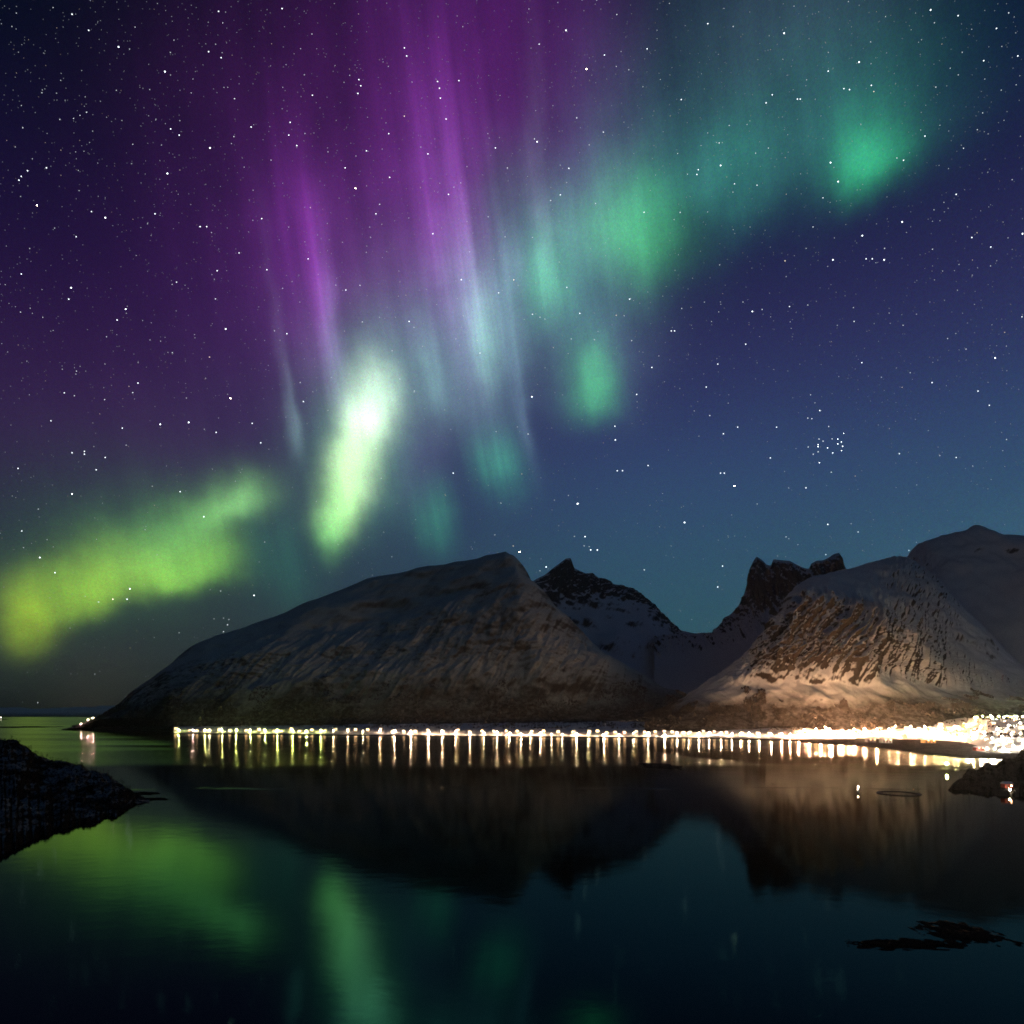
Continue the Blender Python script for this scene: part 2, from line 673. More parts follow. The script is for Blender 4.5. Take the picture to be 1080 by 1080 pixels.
def coast_z(px, D):
    px = np.asarray(px, float)
    D = np.asarray(D, float)
    s = D - shoreD(px)
    b = D - np.maximum(backD(px), shoreD(px) + 2)
    rf = 1 / (1 + np.exp(-(px - 965) / 18))
    prof_l = np.interp(b, [0, 12, 46, 80, 130, 220, 500, 1200], [0, 7, 8.5, 16, 22, 32, 60, 120])
    prof_r = np.interp(b, [0, 12, 50, 75, 130, 160, 260, 300, 420, 900, 1400], [0, 6, 8, 15, 18, 27, 34, 46, 66, 90, 120])
    up = prof_l * (1 - rf) + prof_r * rf
    z0 = np.interp(s, [-60, 0, 6, 25], [-8, -0.5, 0.9, 1.8])
    zz = z0 + up
    wob = fbm((px - 540) / F * D / 90, D / 90, 5, 4) * np.clip(s / 60, 0, 1) * (0.8 + 1.4 * np.clip(b / 60, 0, 1))
    edge = np.clip((px - 66) / 40, 0, 1) ** 0.6
    capz = 1.5 + 70 * np.clip((px - 66) / 60, 0, 1) ** 1.3
    return np.minimum(zz + wob + 8 * 1, capz + 8) * np.where(px < 66.5, 0, 1) * np.maximum(edge, 0.5) - 8 + 0 * edge


def gp(px, D):
    """a point standing on the coast terrain"""
    return ((px - 540.0) / F * D, D, float(coast_z(px, D)))


MAT_COAST = terrain_mat('coast_snow_and_heath', 0.35, 0.60, 3.4, 0.5, veg_min=0.93, noise_scale=0.02, patch=0.35, streak=0.0, veg_amp=1.0, snow=(0.66, 0.66, 0.66), rock=(0.10, 0.09, 0.08), veg=(0.016, 0.013, 0.011))
px = np.arange(60, 1300, 1.5)
off = np.concatenate([np.arange(-60, 100, 4), np.arange(100, 500, 8), np.arange(500, 1400, 25)])
PX, OF = np.meshgrid(px, off)
Dm = shoreD(PX) + OF + fbm(PX / 14, OF * 0 + 3, 9, 4) * 14 * (OF < 2000)
Zm = coast_z(PX, Dm)
MAT_POINT = terrain_mat('bare_point_rock', 0.9, 1.2, 400, 10, noise_scale=0.02, rock=(0.03, 0.027, 0.024), veg=(0.02, 0.017, 0.014))
kc = int((183 - 60) / 1.5)
cp = grid_mesh('coast_ground', ((PX - 540) / F * Dm)[:, :kc + 1], Dm[:, :kc + 1], Zm[:, :kc + 1], MAT_POINT)
tag(cp, 'dark rocky western point below the long mountain', 'shore land', kind='structure')
coast = grid_mesh('coast_ground', ((PX - 540) / F * Dm)[:, kc:], Dm[:, kc:], Zm[:, kc:], MAT_COAST)
tag(coast, 'low snowy shore land carrying the village along the far side of the fjord', 'shore land', kind='structure')


# ---- A: the long left mountain
def foot_rows(x):  # distance of mountain feet
    return [(x_, float(max(shoreD(x_), backD(x_))) + 130) for x_ in x]


def disp_A(X, Y, Z, T, nz, PXX):
    lat = X - 0.5 * Z
    g = ridged(lat / 210, T * 0.5 + Z / 1500, 3, 4, 0.5) * 8
    g2 = ridged(lat / 48 + 0.3 * fbm(X / 150, Z / 150, 8, 3), Z / 420, 23, 4, 0.55) * 3.2
    fine = fbm(X / 42, (Y + Z) / 42, 31, 5, 0.6) * 2.5
    face = bump01(T, 1.05, 2.9, 0.14)
    w = np.clip((Z - 20) / 180, 0, 1)
    soft = fbm(X / 330, (Y + Z) / 330, 41, 3) * 15
    return (face * (g + g2 + fine) + (1 - face) * fine * 0.22 + soft * (T < 4.4)) * w * np.where(T > 3.9, 0.35, 1.0)


MAT_A = terrain_mat('snow_slope_with_birch_scrub', 0.42, 0.80, 200, 130, noise_scale=0.007, patch=0.26, veg_amp=230, streak=0.7, snow=(0.42, 0.46, 0.42), rock=(0.07, 0.065, 0.055), veg=(0.03, 0.025, 0.02))
xs = [64, 100, 180, 300, 400, 500, 600, 700, 790]
rowsA = [
    dict(D=foot_rows(xs), z=[(60, -8), (100, 2), (180, 6), (800, 10)]),
    dict(D=[(60, 3560), (100, 3350), (180, 3090), (300, 3030), (400, 2990), (600, 2890), (790, 2850)], y=[(62, 770.5), (85, 767), (105, 759), (140, 757), (180, 758), (300, 758), (500, 757), (700, 758), (790, 760)]),
    dict(D=[(60, 3620), (100, 3430), (180, 3270), (300, 3300), (400, 3280), (545, 3220), (600, 3150), (700, 3050), (790, 3000)],
         y=[(62, 770), (85, 766), (105, 757), (140, 744), (180, 727), (240, 715), (300, 710), (400, 704), (500, 692), (560, 690), (620, 706), (680, 730), (740, 748), (790, 757)]),
    dict(D=[(60, 3680), (100, 3520), (180, 3500), (300, 3600), (400, 3640), (545, 3640), (600, 3480), (700, 3250), (790, 3100)],
         y=[(62, 769.8), (85, 765), (105, 755), (140, 735), (180, 708), (220, 688), (260, 676), (300, 667), (350, 662), (400, 656), (440, 645), (480, 630), (515, 616), (545, 605), (560, 618), (585, 645), (620, 676), (660, 704), (700, 727), (740, 744), (790, 756)], ky=9),
    dict(D=[(60, 3740), (100, 3600), (180, 3720), (300, 4000), (400, 4080), (545, 4000), (600, 3620), (700, 3350), (790, 3200)],
         y=[(62, 769.7), (72, 768), (88, 764), (100, 757), (115, 751), (130, 740), (150, 725), (170, 710), (185, 697), (200, 686), (220, 676), (240, 668), (265, 659), (290, 651),
            (330, 634), (360, 622), (385, 612), (400, 608), (420, 605), (445, 600), (470, 597), (500, 591), (520, 588), (533, 585), (541, 590), (548, 598), (557, 609), (563, 619), (575, 634), (600, 660), (640, 691), (700, 726), (740, 743), (790, 756)]),
    dict(D=[(60, 4000), (180, 4500), (300, 4900), (545, 4800), (650, 4200), (790, 3700)], z=[(60, -20), (180, 150), (300, 420), (545, 560), (620, 250), (790, -20)]),
    dict(D=[(60, 4400), (180, 5400), (300, 6000), (545, 6000), (790, 4200)], z=[(60, -30), (790, -30)]),
]
mA, gA = loft('mountain', 60, 790, 0.9, rowsA, [14, 50, 75, 60, 16, 8], MAT_A, disp_A,
              'long snow covered mountain rising from the left point to a rounded summit')


# ---- B: horn with black rock crest behind it
def disp_B(X, Y, Z, T, nz, PXX):
    crag = (ridged(X / 75, T * 1.6 + Z / 260, 51, 5, 0.6) - 1.4) * 14
    fine = ridged(X / 22, (Y + Z) / 32, 61, 4, 0.6) * 5
    face = bump01(T, 2.12, 2.78, 0.04) * bump01(PXX, 583, 712, 6)
    soft = fbm(X / 260, (Y + Z) / 260, 71, 4) * 18
    gul = ridged((X + 0.5 * Z) / 120, Z / 900, 77, 4) * 5
    return face * (crag + fine) * np.where(T > 2.95, 0.4, 1.0) + soft * np.clip(3.0 - T, 0, 1) + gul * (T < 2.5)


MAT_B = terrain_mat('wind_packed_snow_and_crag', 0.50, 0.66, 235, 60, noise_scale=0.012, patch=0.34, veg_amp=70, rock=(0.045, 0.042, 0.042), snow=(0.52, 0.55, 0.58))
rowsB = [
    dict(D=[(520, 3150), (860, 2850)], z=[(520, 20), (860, 20)]),
    dict(D=[(520, 3800), (860, 3500)], y=[(520, 728), (600, 732), (700, 733), (760, 735), (860, 738)], ky=15),
    dict(D=[(520, 4400), (700, 4500), (860, 4300)], y=[(520, 640), (570, 632), (590, 634), (620, 634), (650, 634), (680, 643), (697, 654), (720, 672), (745, 682), (775, 684), (800, 676), (860, 680)], ky=7, k=15),
    dict(D=[(520, 4560), (700, 4640), (860, 4500)],
         y=[(520, 632), (560, 616), (566, 612), (574, 608), (582, 601), (590, 595), (597, 589.5), (602, 589), (606, 600), (612, 603), (618, 606), (625, 605), (632, 611), (640, 612), (646, 617), (655, 619),
            (664, 621), (672, 624), (678, 630), (684, 635), (690, 641), (697, 653), (705, 660), (720, 666), (745, 671), (760, 669), (800, 664), (860, 668)], ky=1),
    dict(D=[(520, 5200), (860, 5200)], z=[(520, 500), (600, 700), (860, 400)]),
    dict(D=[(520, 6400), (860, 6400)], z=[(520, -30), (860, -30)]),
]
mB, gB = loft('mountain', 520, 860, 0.7, rowsB, [14, 50, 46, 10, 6], MAT_B, disp_B, 'pointed horn with a jagged black rock crest in the middle')


# ---- C: twin rock towers
def disp_C(X, Y, Z, T, nz, PXX):
    crag = (ridged(X / 60 + Z / 300, T * 1.5 + Z / 400, 81, 5, 0.6) - 1.4) * 13
    fine = ridged(X / 16, (Y + Z) / 40, 91, 4, 0.6) * 4
    face = bump01(T, 1.5, 2.76, 0.04)
    return face * (crag + fine)


MAT_C = terrain_mat('dark_cliff_with_snow_couloirs', 0.46, 0.66, 80, 60, noise_scale=0.014, patch=0.30, rock=(0.040, 0.037, 0.035), snow=(0.50, 0.52, 0.53))
rowsC = [
    dict(D=[(690, 3200), (920, 3000)], z=[(690, 60), (920, 60)]),
    dict(D=[(690, 3700), (920, 3600)], y=[(690, 712), (760, 704), (800, 694), (850, 680), (920, 660)], ky=9),
    dict(D=[(690, 4080), (920, 4000)], y=[(690, 676), (745, 673), (760, 668), (775, 658), (795, 646), (830, 638), (860, 630), (890, 622), (920, 630)], ky=7),
    dict(D=[(690, 4300), (920, 4200)],
         y=[(690, 674), (745, 672), (752, 670), (758, 662), (765, 654), (773, 648), (779, 641), (784, 630), (788, 618), (790, 603), (794, 594), (798, 588), (804, 592), (809, 597), (813, 598), (816, 591),
            (822, 592), (833, 593), (840, 597), (848, 601), (853, 602), (856, 596), (862, 593), (868, 593), (874, 590), (880, 586), (885, 585), (888, 590), (890, 599), (896, 608), (920, 630)], ky=1),
    dict(D=[(690, 4900), (920, 4900)], z=[(690, 300), (920, 500)]),
    dict(D=[(690, 5900), (920, 5900)], z=[(690, -30), (920, -30)]),
]
mC, gC = loft('mountain', 690, 920, 0.55, rowsC, [12, 36, 50, 10, 6], MAT_C, disp_C, 'pair of dark jagged rock towers behind the lit snow dome')


# ---- D: the lit dome above the village
def disp_D(X, Y, Z, T, nz, PXX):
    lat = X - 0.75 * Z
    face = bump01(T, 1.9, 3.1, 0.10)
    lft = np.clip((PXX - 760) / 60, 0, 1)
    g = 1.25 * ridged(lat / 92 + 0.4 * fbm(X / 200, Z / 200, 4, 3), Z / 700, 103, 4, 0.55) * 21
    g2 = ridged(lat / 30 + 0.5 * fbm(X / 60, Z / 60, 14, 3), Z / 240, 113, 4, 0.6) * 8
    fine = fbm(X / 20, (Y + Z) / 20, 123, 4, 0.6) * 5
    soft = fbm(X / 260, (Y + Z) / 260, 133, 4) * 20
    crest = bump01(T, 3.1, 4.3, 0.12) * bump01(PXX, 930, 1000, 8)
    low = fbm((X + Z) / 80, Z / 160, 143, 4) * 5
    w = np.clip((Z - 20) / 120, 0, 1)
    rgt = 1 - 0.6 * np.clip((PXX - 905) / 60, 0, 1)
    return (face * lft * rgt * (g + g2 + fine) + crest * (g2 * 0.9 + fine * 2.2) + soft * (T < 3.7) * 0.7 + low * (1 - face)) * w * np.where(T > 3.9, 0.45, 1.0)


MAT_D = terrain_mat('lit_cliff_snow_and_scrub', 0.30, 0.50, 155, 55, noise_scale=0.012, patch=0.27, veg_amp=75, veg_min=0.85, streak=0.8, snow=(0.60, 0.60, 0.58), rock=(0.040, 0.031, 0.025), veg=(0.032, 0.022, 0.016))
rowsD = [
    dict(D=[(680, 2480), (800, 2400), (900, 2350), (1000, 2400), (1300, 2300)], z=[(680, 12), (900, 12), (1000, 20), (1300, 30)]),
    dict(D=[(680, 2640), (800, 2520), (900, 2480), (1000, 2560), (1080, 2600), (1300, 2600)], y=[(680, 757), (705, 755), (760, 752), (900, 751), (1000, 748), (1080, 745), (1300, 742)], ky=9),
    dict(D=[(680, 2760), (800, 2680), (900, 2650), (1000, 2760), (1080, 2800), (1300, 2800)],
         y=[(680, 755), (705, 749), (740, 730), (780, 709), (820, 700), (850, 697), (900, 700), (950, 708), (1000, 718), (1040, 728), (1080, 734), (1300, 736)], ky=9),
    dict(D=[(680, 2860), (760, 2850), (820, 2800), (850, 2800), (900, 2800), (960, 2870), (1000, 2940), (1080, 2980), (1300, 2900)],
         y=[(680, 754), (705, 748), (740, 726), (780, 699), (800, 678), (820, 654), (840, 633), (855, 627), (875, 629), (900, 637), (930, 648), (960, 662), (1000, 686), (1030, 704), (1060, 718), (1090, 726), (1300, 734)], ky=9),
    dict(D=[(680, 2960), (760, 3050), (850, 3300), (955, 3550), (1000, 3450), (1080, 3250), (1300, 3100)],
         y=[(680, 754), (700, 749), (720, 737), (740, 724), (760, 711), (780, 697), (795, 683), (810, 665), (822, 648), (834, 630), (845, 620), (858, 612), (875, 606), (892, 602), (910, 597), (925, 592), (940, 589), (955, 588), (962, 591),
            (972, 600), (985, 608), (995, 620), (1008, 632), (1020, 645), (1035, 658), (1050, 674), (1062, 688), (1080, 704), (1110, 718), (1300, 730)], ky=3),
    dict(D=[(680, 3300), (850, 3800), (955, 4100), (1300, 3500)], z=[(680, -30), (760, 40), (850, 420), (955, 620), (1080, 200), (1300, 100)]),
    dict(D=[(680, 3900), (850, 4900), (955, 5200), (1300, 4300)], z=[(680, -30), (1300, -30)]),
]
mD, gD = loft('mountain', 680, 1300, 0.7, rowsD, [12, 46, 80, 50, 10, 6], MAT_D, disp_D, 'rounded snow dome with gullied cliffs lit orange by the village')


# ---- E: far right dome
def disp_E(X, Y, Z, T, nz, PXX):
    soft = fbm(X / 380, (Y + Z) / 380, 153, 5) * 26
    r = ridged((X + Z * 0.5) / 130, Z / 700, 163, 4) * 6
    crag = ridged(X / 50, (Y + Z) / 60, 173, 4) * 14 * bump01(PXX, 955, 990, 5)
    return (soft + r) * (T < 2.9) + crag * (T > 1.6) * (T < 3)


MAT_E = terrain_mat('high_snowfield', 0.28, 0.42, 60, 60, noise_scale=0.010, patch=0.16, snow=(0.50, 0.52, 0.53))
rowsE = [
    dict(D=[(900, 3300), (1400, 3000)], z=[(900, 60), (1400, 60)]),
    dict(D=[(900, 3900), (1400, 3500)], y=[(900, 690), (1000, 680), (1080, 668), (1400, 660)], ky=9),
    dict(D=[(900, 4350), (1400, 4000)], y=[(900, 665), (960, 620), (1000, 598), (1080, 592), (1400, 600)], ky=9),
    dict(D=[(900, 4700), (1400, 4400)],
         y=[(900, 660), (940, 622), (955, 600), (963, 588), (970, 580), (978, 575), (990, 571), (1005, 568), (1018, 564), (1028, 560), (1036, 561), (1046, 563), (1058, 566), (1070, 566), (1080, 568), (1130, 572), (1200, 590), (1400, 640)], ky=2),
    dict(D=[(900, 5600), (1400, 5400)], z=[(900, 200), (1050, 800), (1400, 400)]),
    dict(D=[(900, 7000), (1400, 7000)], z=[(900, -30), (1400, -30)]),
]
mE, gE = loft('mountain', 900, 1400, 1.2, rowsE, [10, 24, 30, 8, 5], MAT_E, disp_E, 'broad pale snowfield summit at the far right edge')

# ---- distant low land on the sea horizon
rowsF = [
    dict(D=[(-400, 15000), (200, 15000)], z=[(-400, -5), (200, -5)]),
    dict(D=[(-400, 17500), (200, 17500)], y=[(-400, 744), (-100, 742), (0, 746), (40, 747.5), (90, 746), (150, 743), (200, 740)], ky=9),
    dict(D=[(-400, 21000), (200, 21000)], z=[(-400, -50), (200, -50)]),
]
loft('distant_coast', -400, 200, 2, rowsF, [12, 6], MAT_E,
     lambda X, Y, Z, T, nz, q: fbm(X / 900, Y / 900, 7, 5) * 40 * (T > 0.1), 'low dark coast on the sea horizon at far left')[0]['category'] = 'coast'


# ------------------------------------------------------------------ foreground headlands (their own height fields)
def headland(name, px0, px1, topline, shore_near, shore_far, D_n, mat, label, seed, rough=1.0):
    """near shore row and far shore row in the view give distances; topline gives the crest"""
    pxs = np.arange(px0, px1, 1.2)
    n = D_n
    yn = interp(shore_near, pxs)
    yf = interp(shore_far, pxs)
    Dn = H_CAM * F / (yn - HZ)
    Df = H_CAM * F / (yf - HZ)
    t = np.linspace(-0.06, 1.06, n)[:, None]
    D = Dn[None] + (Df - Dn)[None] * t
    D = D + fbm(pxs[None] / 9 + 0 * t, t * 3, seed, 4) * 0.02 * D
    yt = interp(topline, pxs)
    tc_ = 0.62
    Dc = Dn + (Df - Dn) * tc_
    zt = np.maximum(H_CAM + (HZ - yt) / F * Dc, 0.4)
    prof = np.interp(t, [-0.06, 0, 0.03, 0.25, 0.62, 0.9, 1, 1.06], [-0.25, -0.02, 0.12, 0.52, 1.0, 0.5, 0, -0.25])
    Z = zt[None] * prof
    X = (pxs[None] - 540) / F * D
    sc = np.clip(zt[None] / 20, 0.03, 1) * rough
    Z = Z + (fbm(X / 60, D / 60, seed + 3, 5, 0.55) * 5.0 + ridged(X / 24, D / 24, seed + 5, 4) * 1.6) * sc * np.clip(prof * 2.4, 0, 1)
    o = grid_mesh(name, X, D, Z, mat)
    tag(o, label, 'headland', kind='structure')
    return o, (X, D, Z)


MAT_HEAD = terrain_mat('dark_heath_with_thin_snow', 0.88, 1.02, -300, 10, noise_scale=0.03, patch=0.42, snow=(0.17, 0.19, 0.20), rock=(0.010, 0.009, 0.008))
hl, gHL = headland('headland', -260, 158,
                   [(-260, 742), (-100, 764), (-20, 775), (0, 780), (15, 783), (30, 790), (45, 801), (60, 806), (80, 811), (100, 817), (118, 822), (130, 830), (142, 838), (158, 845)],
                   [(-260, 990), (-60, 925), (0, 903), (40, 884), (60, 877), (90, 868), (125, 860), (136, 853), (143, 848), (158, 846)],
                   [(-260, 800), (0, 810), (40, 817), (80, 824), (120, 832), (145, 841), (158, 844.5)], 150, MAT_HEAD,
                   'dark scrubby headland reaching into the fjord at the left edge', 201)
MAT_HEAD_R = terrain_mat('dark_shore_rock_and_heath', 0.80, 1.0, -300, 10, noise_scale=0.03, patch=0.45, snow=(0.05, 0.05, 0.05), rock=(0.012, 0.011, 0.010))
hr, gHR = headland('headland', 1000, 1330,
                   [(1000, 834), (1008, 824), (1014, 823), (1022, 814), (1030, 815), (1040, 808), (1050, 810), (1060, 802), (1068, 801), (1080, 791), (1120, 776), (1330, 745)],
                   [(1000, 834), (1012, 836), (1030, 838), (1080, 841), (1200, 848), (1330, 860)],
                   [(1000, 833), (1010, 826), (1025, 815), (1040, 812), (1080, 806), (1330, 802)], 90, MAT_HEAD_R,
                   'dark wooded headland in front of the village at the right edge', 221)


def skerry(px, py, wpx, hpx, height, label, seed, parts=1):
    D = H_CAM * F / (py - HZ)
    X0 = (px - 540) / F * D
    wx = wpx / F * D
    wy = hpx * D * D / (H_CAM * F)
    nx, ny = 200, 90
    u, v = np.meshgrid(np.linspace(-1, 1, nx), np.linspace(-1, 1, ny))
    r = np.sqrt(u**2 + v**2)
    body = (0.95 - r**1.5) + fbm(u * 3.1 + seed, v * 2.0, seed, 6, 0.65) * 0.62
    z = np.clip(body, -0.6, 0.9) * height + np.clip(body, 0, 1) * ridged(u * 9, v * 5, seed, 4) * height * 0.25
    o = grid_mesh('skerry', X0 + u * wx / 2 * 1.15, D + v * wy / 2 * 1.15, z - 0.12 * height, MAT_SKERRY)
    tag(o, label, 'skerry', 'low rocks in the fjord', kind='structure')
    return o


MAT_SKERRY = plain('wet_weedy_rock', (0.002, 0.0023, 0.0025), 0.85, 0, 0.3, 0.5)
MAT_SKERRY.node_tree.nodes['Principled BSDF'].inputs['Specular IOR Level'].default_value = 0.05
skerry(1012, 984, 76, 24, 0.6, 'black low rock awash near the lower right corner, largest of the skerries', 301)
skerry(955, 996, 112, 11, 0.6, 'thin black rock bar trailing left from the big lower right skerry', 303)
skerry(697, 808, 40, 6, 1.6, 'low dark rocks in the light streaks before the village middle', 305)
skerry(150, 837, 34, 2.2, 1.2, 'thin upper rock finger off the tip of the left headland', 307)
skerry(157, 843, 40, 2.0, 1.2, 'thin lower rock finger off the tip of the left headland', 309)
skerry(12, 767, 75, 1.6, 3.0, 'flat dark islet far out on the left water', 311)

# ------------------------------------------------------------------ water
m, n, l, b = new_mat('fjord_water')
geo = n.new('ShaderNodeNewGeometry')
sx = n.new('ShaderNodeSeparateXYZ')
l.new(geo.outputs['Position'], sx.inputs[0])


def wm(op, a, b_=None, c=None):
    q = n.new('ShaderNodeMath')
    q.operation = op
    for i, v in enumerate((a, b_, c)):
        if v is None: continue
        if isinstance(v, bpy.types.NodeSocket): l.new(v, q.inputs[i])
        else: q.inputs[i].default_value = v
    return q.outputs[0]


def wmap(v, a, b_, c, d_, smooth=True):
    q = n.new('ShaderNodeMapRange')
    if smooth: q.interpolation_type = 'SMOOTHSTEP'
    l.new(v, q.inputs[0])
    for i, t in enumerate((a, b_, c, d_)): q.inputs[i + 1].default_value = t
    return q.outputs[0]


def wnoise(sxx, syy, det, seed=0.0, rough=0.55):
    mp_ = n.new('ShaderNodeMapping')
    mp_.inputs['Scale'].default_value = (sxx, syy, 1)
    mp_.inputs['Location'].default_value = (seed, seed * 1.7, seed)
    l.new(geo.outputs['Position'], mp_.inputs['Vector'])
    q = n.new('ShaderNodeTexNoise')
    q.inputs['Scale'].default_value = 1
    q.inputs['Detail'].default_value = det
    q.inputs['Roughness'].default_value = rough
    l.new(mp_.outputs[0], q.inputs['Vector'])
    return q.outputs['Fac']


yd = wm('MULTIPLY_ADD', wm('SUBTRACT', wnoise(1 / 900., 1 / 300., 4), 0.5), 260.0, sx.outputs[1])
# breeze-ruffled water beyond about 1.1 km, calm nearer
far = wmap(yd, 1010, 1260, 0.0, 1.0)
bands = wmap(wnoise(1 / 1600., 1 / 260., 4, 3.3), 0.40, 0.62, 0.0, 1.0)
near_r = wmap(sx.outputs[1], 200, 900, 0.075, 0.085, False)
rough_far = wm('MULTIPLY_ADD', bands, 0.05, 0.185)
# cat's-paw lines of wind on the calm part
line1 = wmap(wm('ABSOLUTE', wm('SUBTRACT', yd, 795.0)), 6, 26, 1.0, 0.0)
line1 = wm('MULTIPLY', line1, wmap(wnoise(1 / 90., 1 / 30., 5, 9.1), 0.48, 0.62, 0.0, 1.0))
def lee(cx, cy, rx, ry, lo, hi):
    a = wm('POWER', wm('ABSOLUTE', wm('DIVIDE', wm('SUBTRACT', sx.outputs[0], cx), rx)), 2.0)
    c = wm('POWER', wm('ABSOLUTE', wm('DIVIDE', wm('SUBTRACT', yd, cy), ry)), 2.0)
    return wmap(wm('ADD', a, c), lo, hi, 1.0, 0.0)


calm = wm('MAXIMUM', lee(545, 1520, 215, 470, 0.5, 1.1), wm('MULTIPLY', lee(-350, 1790, 1500, 95, 0.3, 1.0), wmap(wnoise(1 / 200., 1 / 90., 3, 4.4), 0.35, 0.6, 0.3, 0.75)))
rough_far = wm('MULTIPLY_ADD', calm, -0.085, rough_far)
rr = n.new('ShaderNodeMix')
l.new(far, rr.inputs[0])
l.new(near_r, rr.inputs[2])
l.new(rough_far, rr.inputs[3])
rtot = wm('MULTIPLY_ADD', line1, 0.16, rr.outputs[0])
l.new(rtot, b.inputs['Roughness'])
b.inputs['Base Color'].default_value = (0.0015, 0.003, 0.004, 1)
b.inputs['IOR'].default_value = 1.333
b.inputs['Specular IOR Level'].default_value = 0.5
bp = n.new('ShaderNodeBump')
bp.inputs['Strength'].default_value = 0.035
bp.inputs['Distance'].default_value = 1.0
hsum = wm('ADD', wnoise(1 / 14., 1 / 9., 4, 1.2), wm('MULTIPLY', wnoise(1 / 60., 1 / 40., 3, 5.2), 2.0))
l.new(hsum, bp.inputs['Height'])
l.new(bp.outputs[0], b.inputs['Normal'])
# the reflection itself: weaker than pure water away from grazing, its colour set by viewing angle, greener when steep
out = n['Material Output']
n.remove(b)
fr = n.new('ShaderNodeFresnel')
fr.inputs['IOR'].default_value = 1.28
l.new(bp.outputs[0], fr.inputs['Normal'])
gl = n.new('ShaderNodeBsdfGlossy')
gl.distribution = 'BECKMANN'
ctint = n.new('ShaderNodeMix')
ctint.data_type = 'RGBA'
l.new(wmap(fr.outputs[0], 0.06, 0.42, 0.0, 1.0, False), ctint.inputs[0])
ctint.inputs[6].default_value = (0.17, 0.74, 0.56, 1)
ctint.inputs[7].default_value = (0.72, 0.73, 0.66, 1)
l.new(ctint.outputs[2], gl.inputs['Color'])
l.new(rtot, gl.inputs['Roughness'])
l.new(bp.outputs[0], gl.inputs['Normal'])
df = n.new('ShaderNodeBsdfDiffuse')
df.inputs['Color'].default_value = (0.0010, 0.0022, 0.0030, 1)
ms = n.new('ShaderNodeMixShader')
l.new(fr.outputs[0], ms.inputs[0])
l.new(df.outputs[0], ms.inputs[1])
l.new(gl.outputs[0], ms.inputs[2])
l.new(ms.outputs[0], out.inputs[0])
MAT_WATER = m
wmb = MB()
R_ = 160000
wmb.add([(-R_, -3000, 0), (R_, -3000, 0), (R_, R_, 0), (-R_, R_, 0)], [(0, 1, 2, 3)])
water = wmb.build('water', MAT_WATER)
tag(water, 'dark calm fjord water mirroring the aurora and mountains', 'water', kind='structure')
sb_ = MB()
sb_.add([(-R_, -3000, -60), (R_, -3000, -60), (R_, R_, -60), (-R_, R_, -60)], [(0, 1, 2, 3)])
tag(sb_.build('seabed', plain('dark_silt', (0.01, 0.01, 0.01))), 'dark seabed under the fjord', 'seabed', kind='structure')

# ------------------------------------------------------------------ stars
STARS = []   # px, py, size(px radius), brightness, warm


def z1(lst, s, w=0):
    for x, y in lst: STARS.append((x / 2, y / 2, s, w))


def z2(lst, s, w=0):
    for x, y in lst: STARS.append((540 + x / 2, y / 2, s, w))


z1([(250, 99), (443, 312), (353, 366), (222, 459), (150, 607), (265, 652), (476, 694), (338, 895), (398, 891), (152, 1042), (348, 151)], 0.95)
z1([(750, 397), (78, 433), (486, 840)], 1.15, 1)
z1([(461, 24), (659, 201), (327, 451), (422, 478), (436, 478), (145, 631), (247, 675), (605, 704), (291, 808), (552, 461), (650, 546), (563, 569), (458, 571),
    (45, 578), (923, 172), (927, 186), (929, 207), (941, 251), (968, 170), (822, 374), (793, 451), (820, 282), (773, 318), (728, 354), (757, 168), (761, 181),
    (755, 197), (853, 101), (858, 118), (1045, 312), (946, 410), (913, 493), (973, 590), (863, 678), (456, 912), (550, 934), (152, 955), (178, 952), (178, 958),
    (222, 965), (203, 991), (38, 988), (380, 1037), (956, 998), (187, 64), (152, 30), (595, 18), (440, 109), (609, 285), (612, 258), (626, 307), (360, 272),
    (378, 285), (640, 847), (532, 893), (258, 903), (45, 372), (58, 360), (98, 354), (40, 380)], 0.72)
z2([(883, 21), (732, 131), (672, 343), (688, 383), (823, 468), (739, 497), (677, 548), (785, 548), (440, 349), (114, 64), (53, 299), (1019, 755), (507, 657),
    (574, 70), (139, 1062), (42, 837), (1077, 493)], 0.9)
z2([(469, 1025), (157, 146)], 1.15, 1)
z2([(747, 546), (760, 546), (871, 287), (826, 338), (390, 368), (393, 358), (357, 210), (285, 103), (195, 116), (608, 209), (602, 209), (712, 189), (700, 187), (493, 726),
    (434, 768), (343, 698), (336, 698), (295, 775), (218, 928), (217, 899), (886, 807), (738, 765), (970, 501), (1010, 521), (937, 410), (983, 825), (1007, 855), (287, 982),
    (448, 998), (440, 998), (233, 993), (222, 993), (817, 957), (937, 965), (558, 901), (545, 966), (620, 1029), (476, 901), (446, 915), (263, 832), (248, 631), (143, 661),
    (120, 355), (102, 411), (413, 50), (549, 200), (536, 217), (667, 150), (758, 180), (995, 128), (1022, 60), (941, 33), (1067, 118)], 0.7)
for x, y in ((482, 32), (755, 293), (687, 358), (727, 390), (687, 412), (742, 440), (730, 489), (630, 515), (570, 458), (463, 420), (463, 445), (478, 627)):
    STARS.append((820 + x / 10.8, 430 + y / 10.8, 0.78, 0))
for x, y in ((345, 118), (391, 125), (583, 214), (473, 357), (463, 502), (408, 530), (350, 447), (613, 735), (623, 355), (520, 380)):
    STARS.append((820 + x / 10.8, 430 + y / 10.8, 0.55, 0))
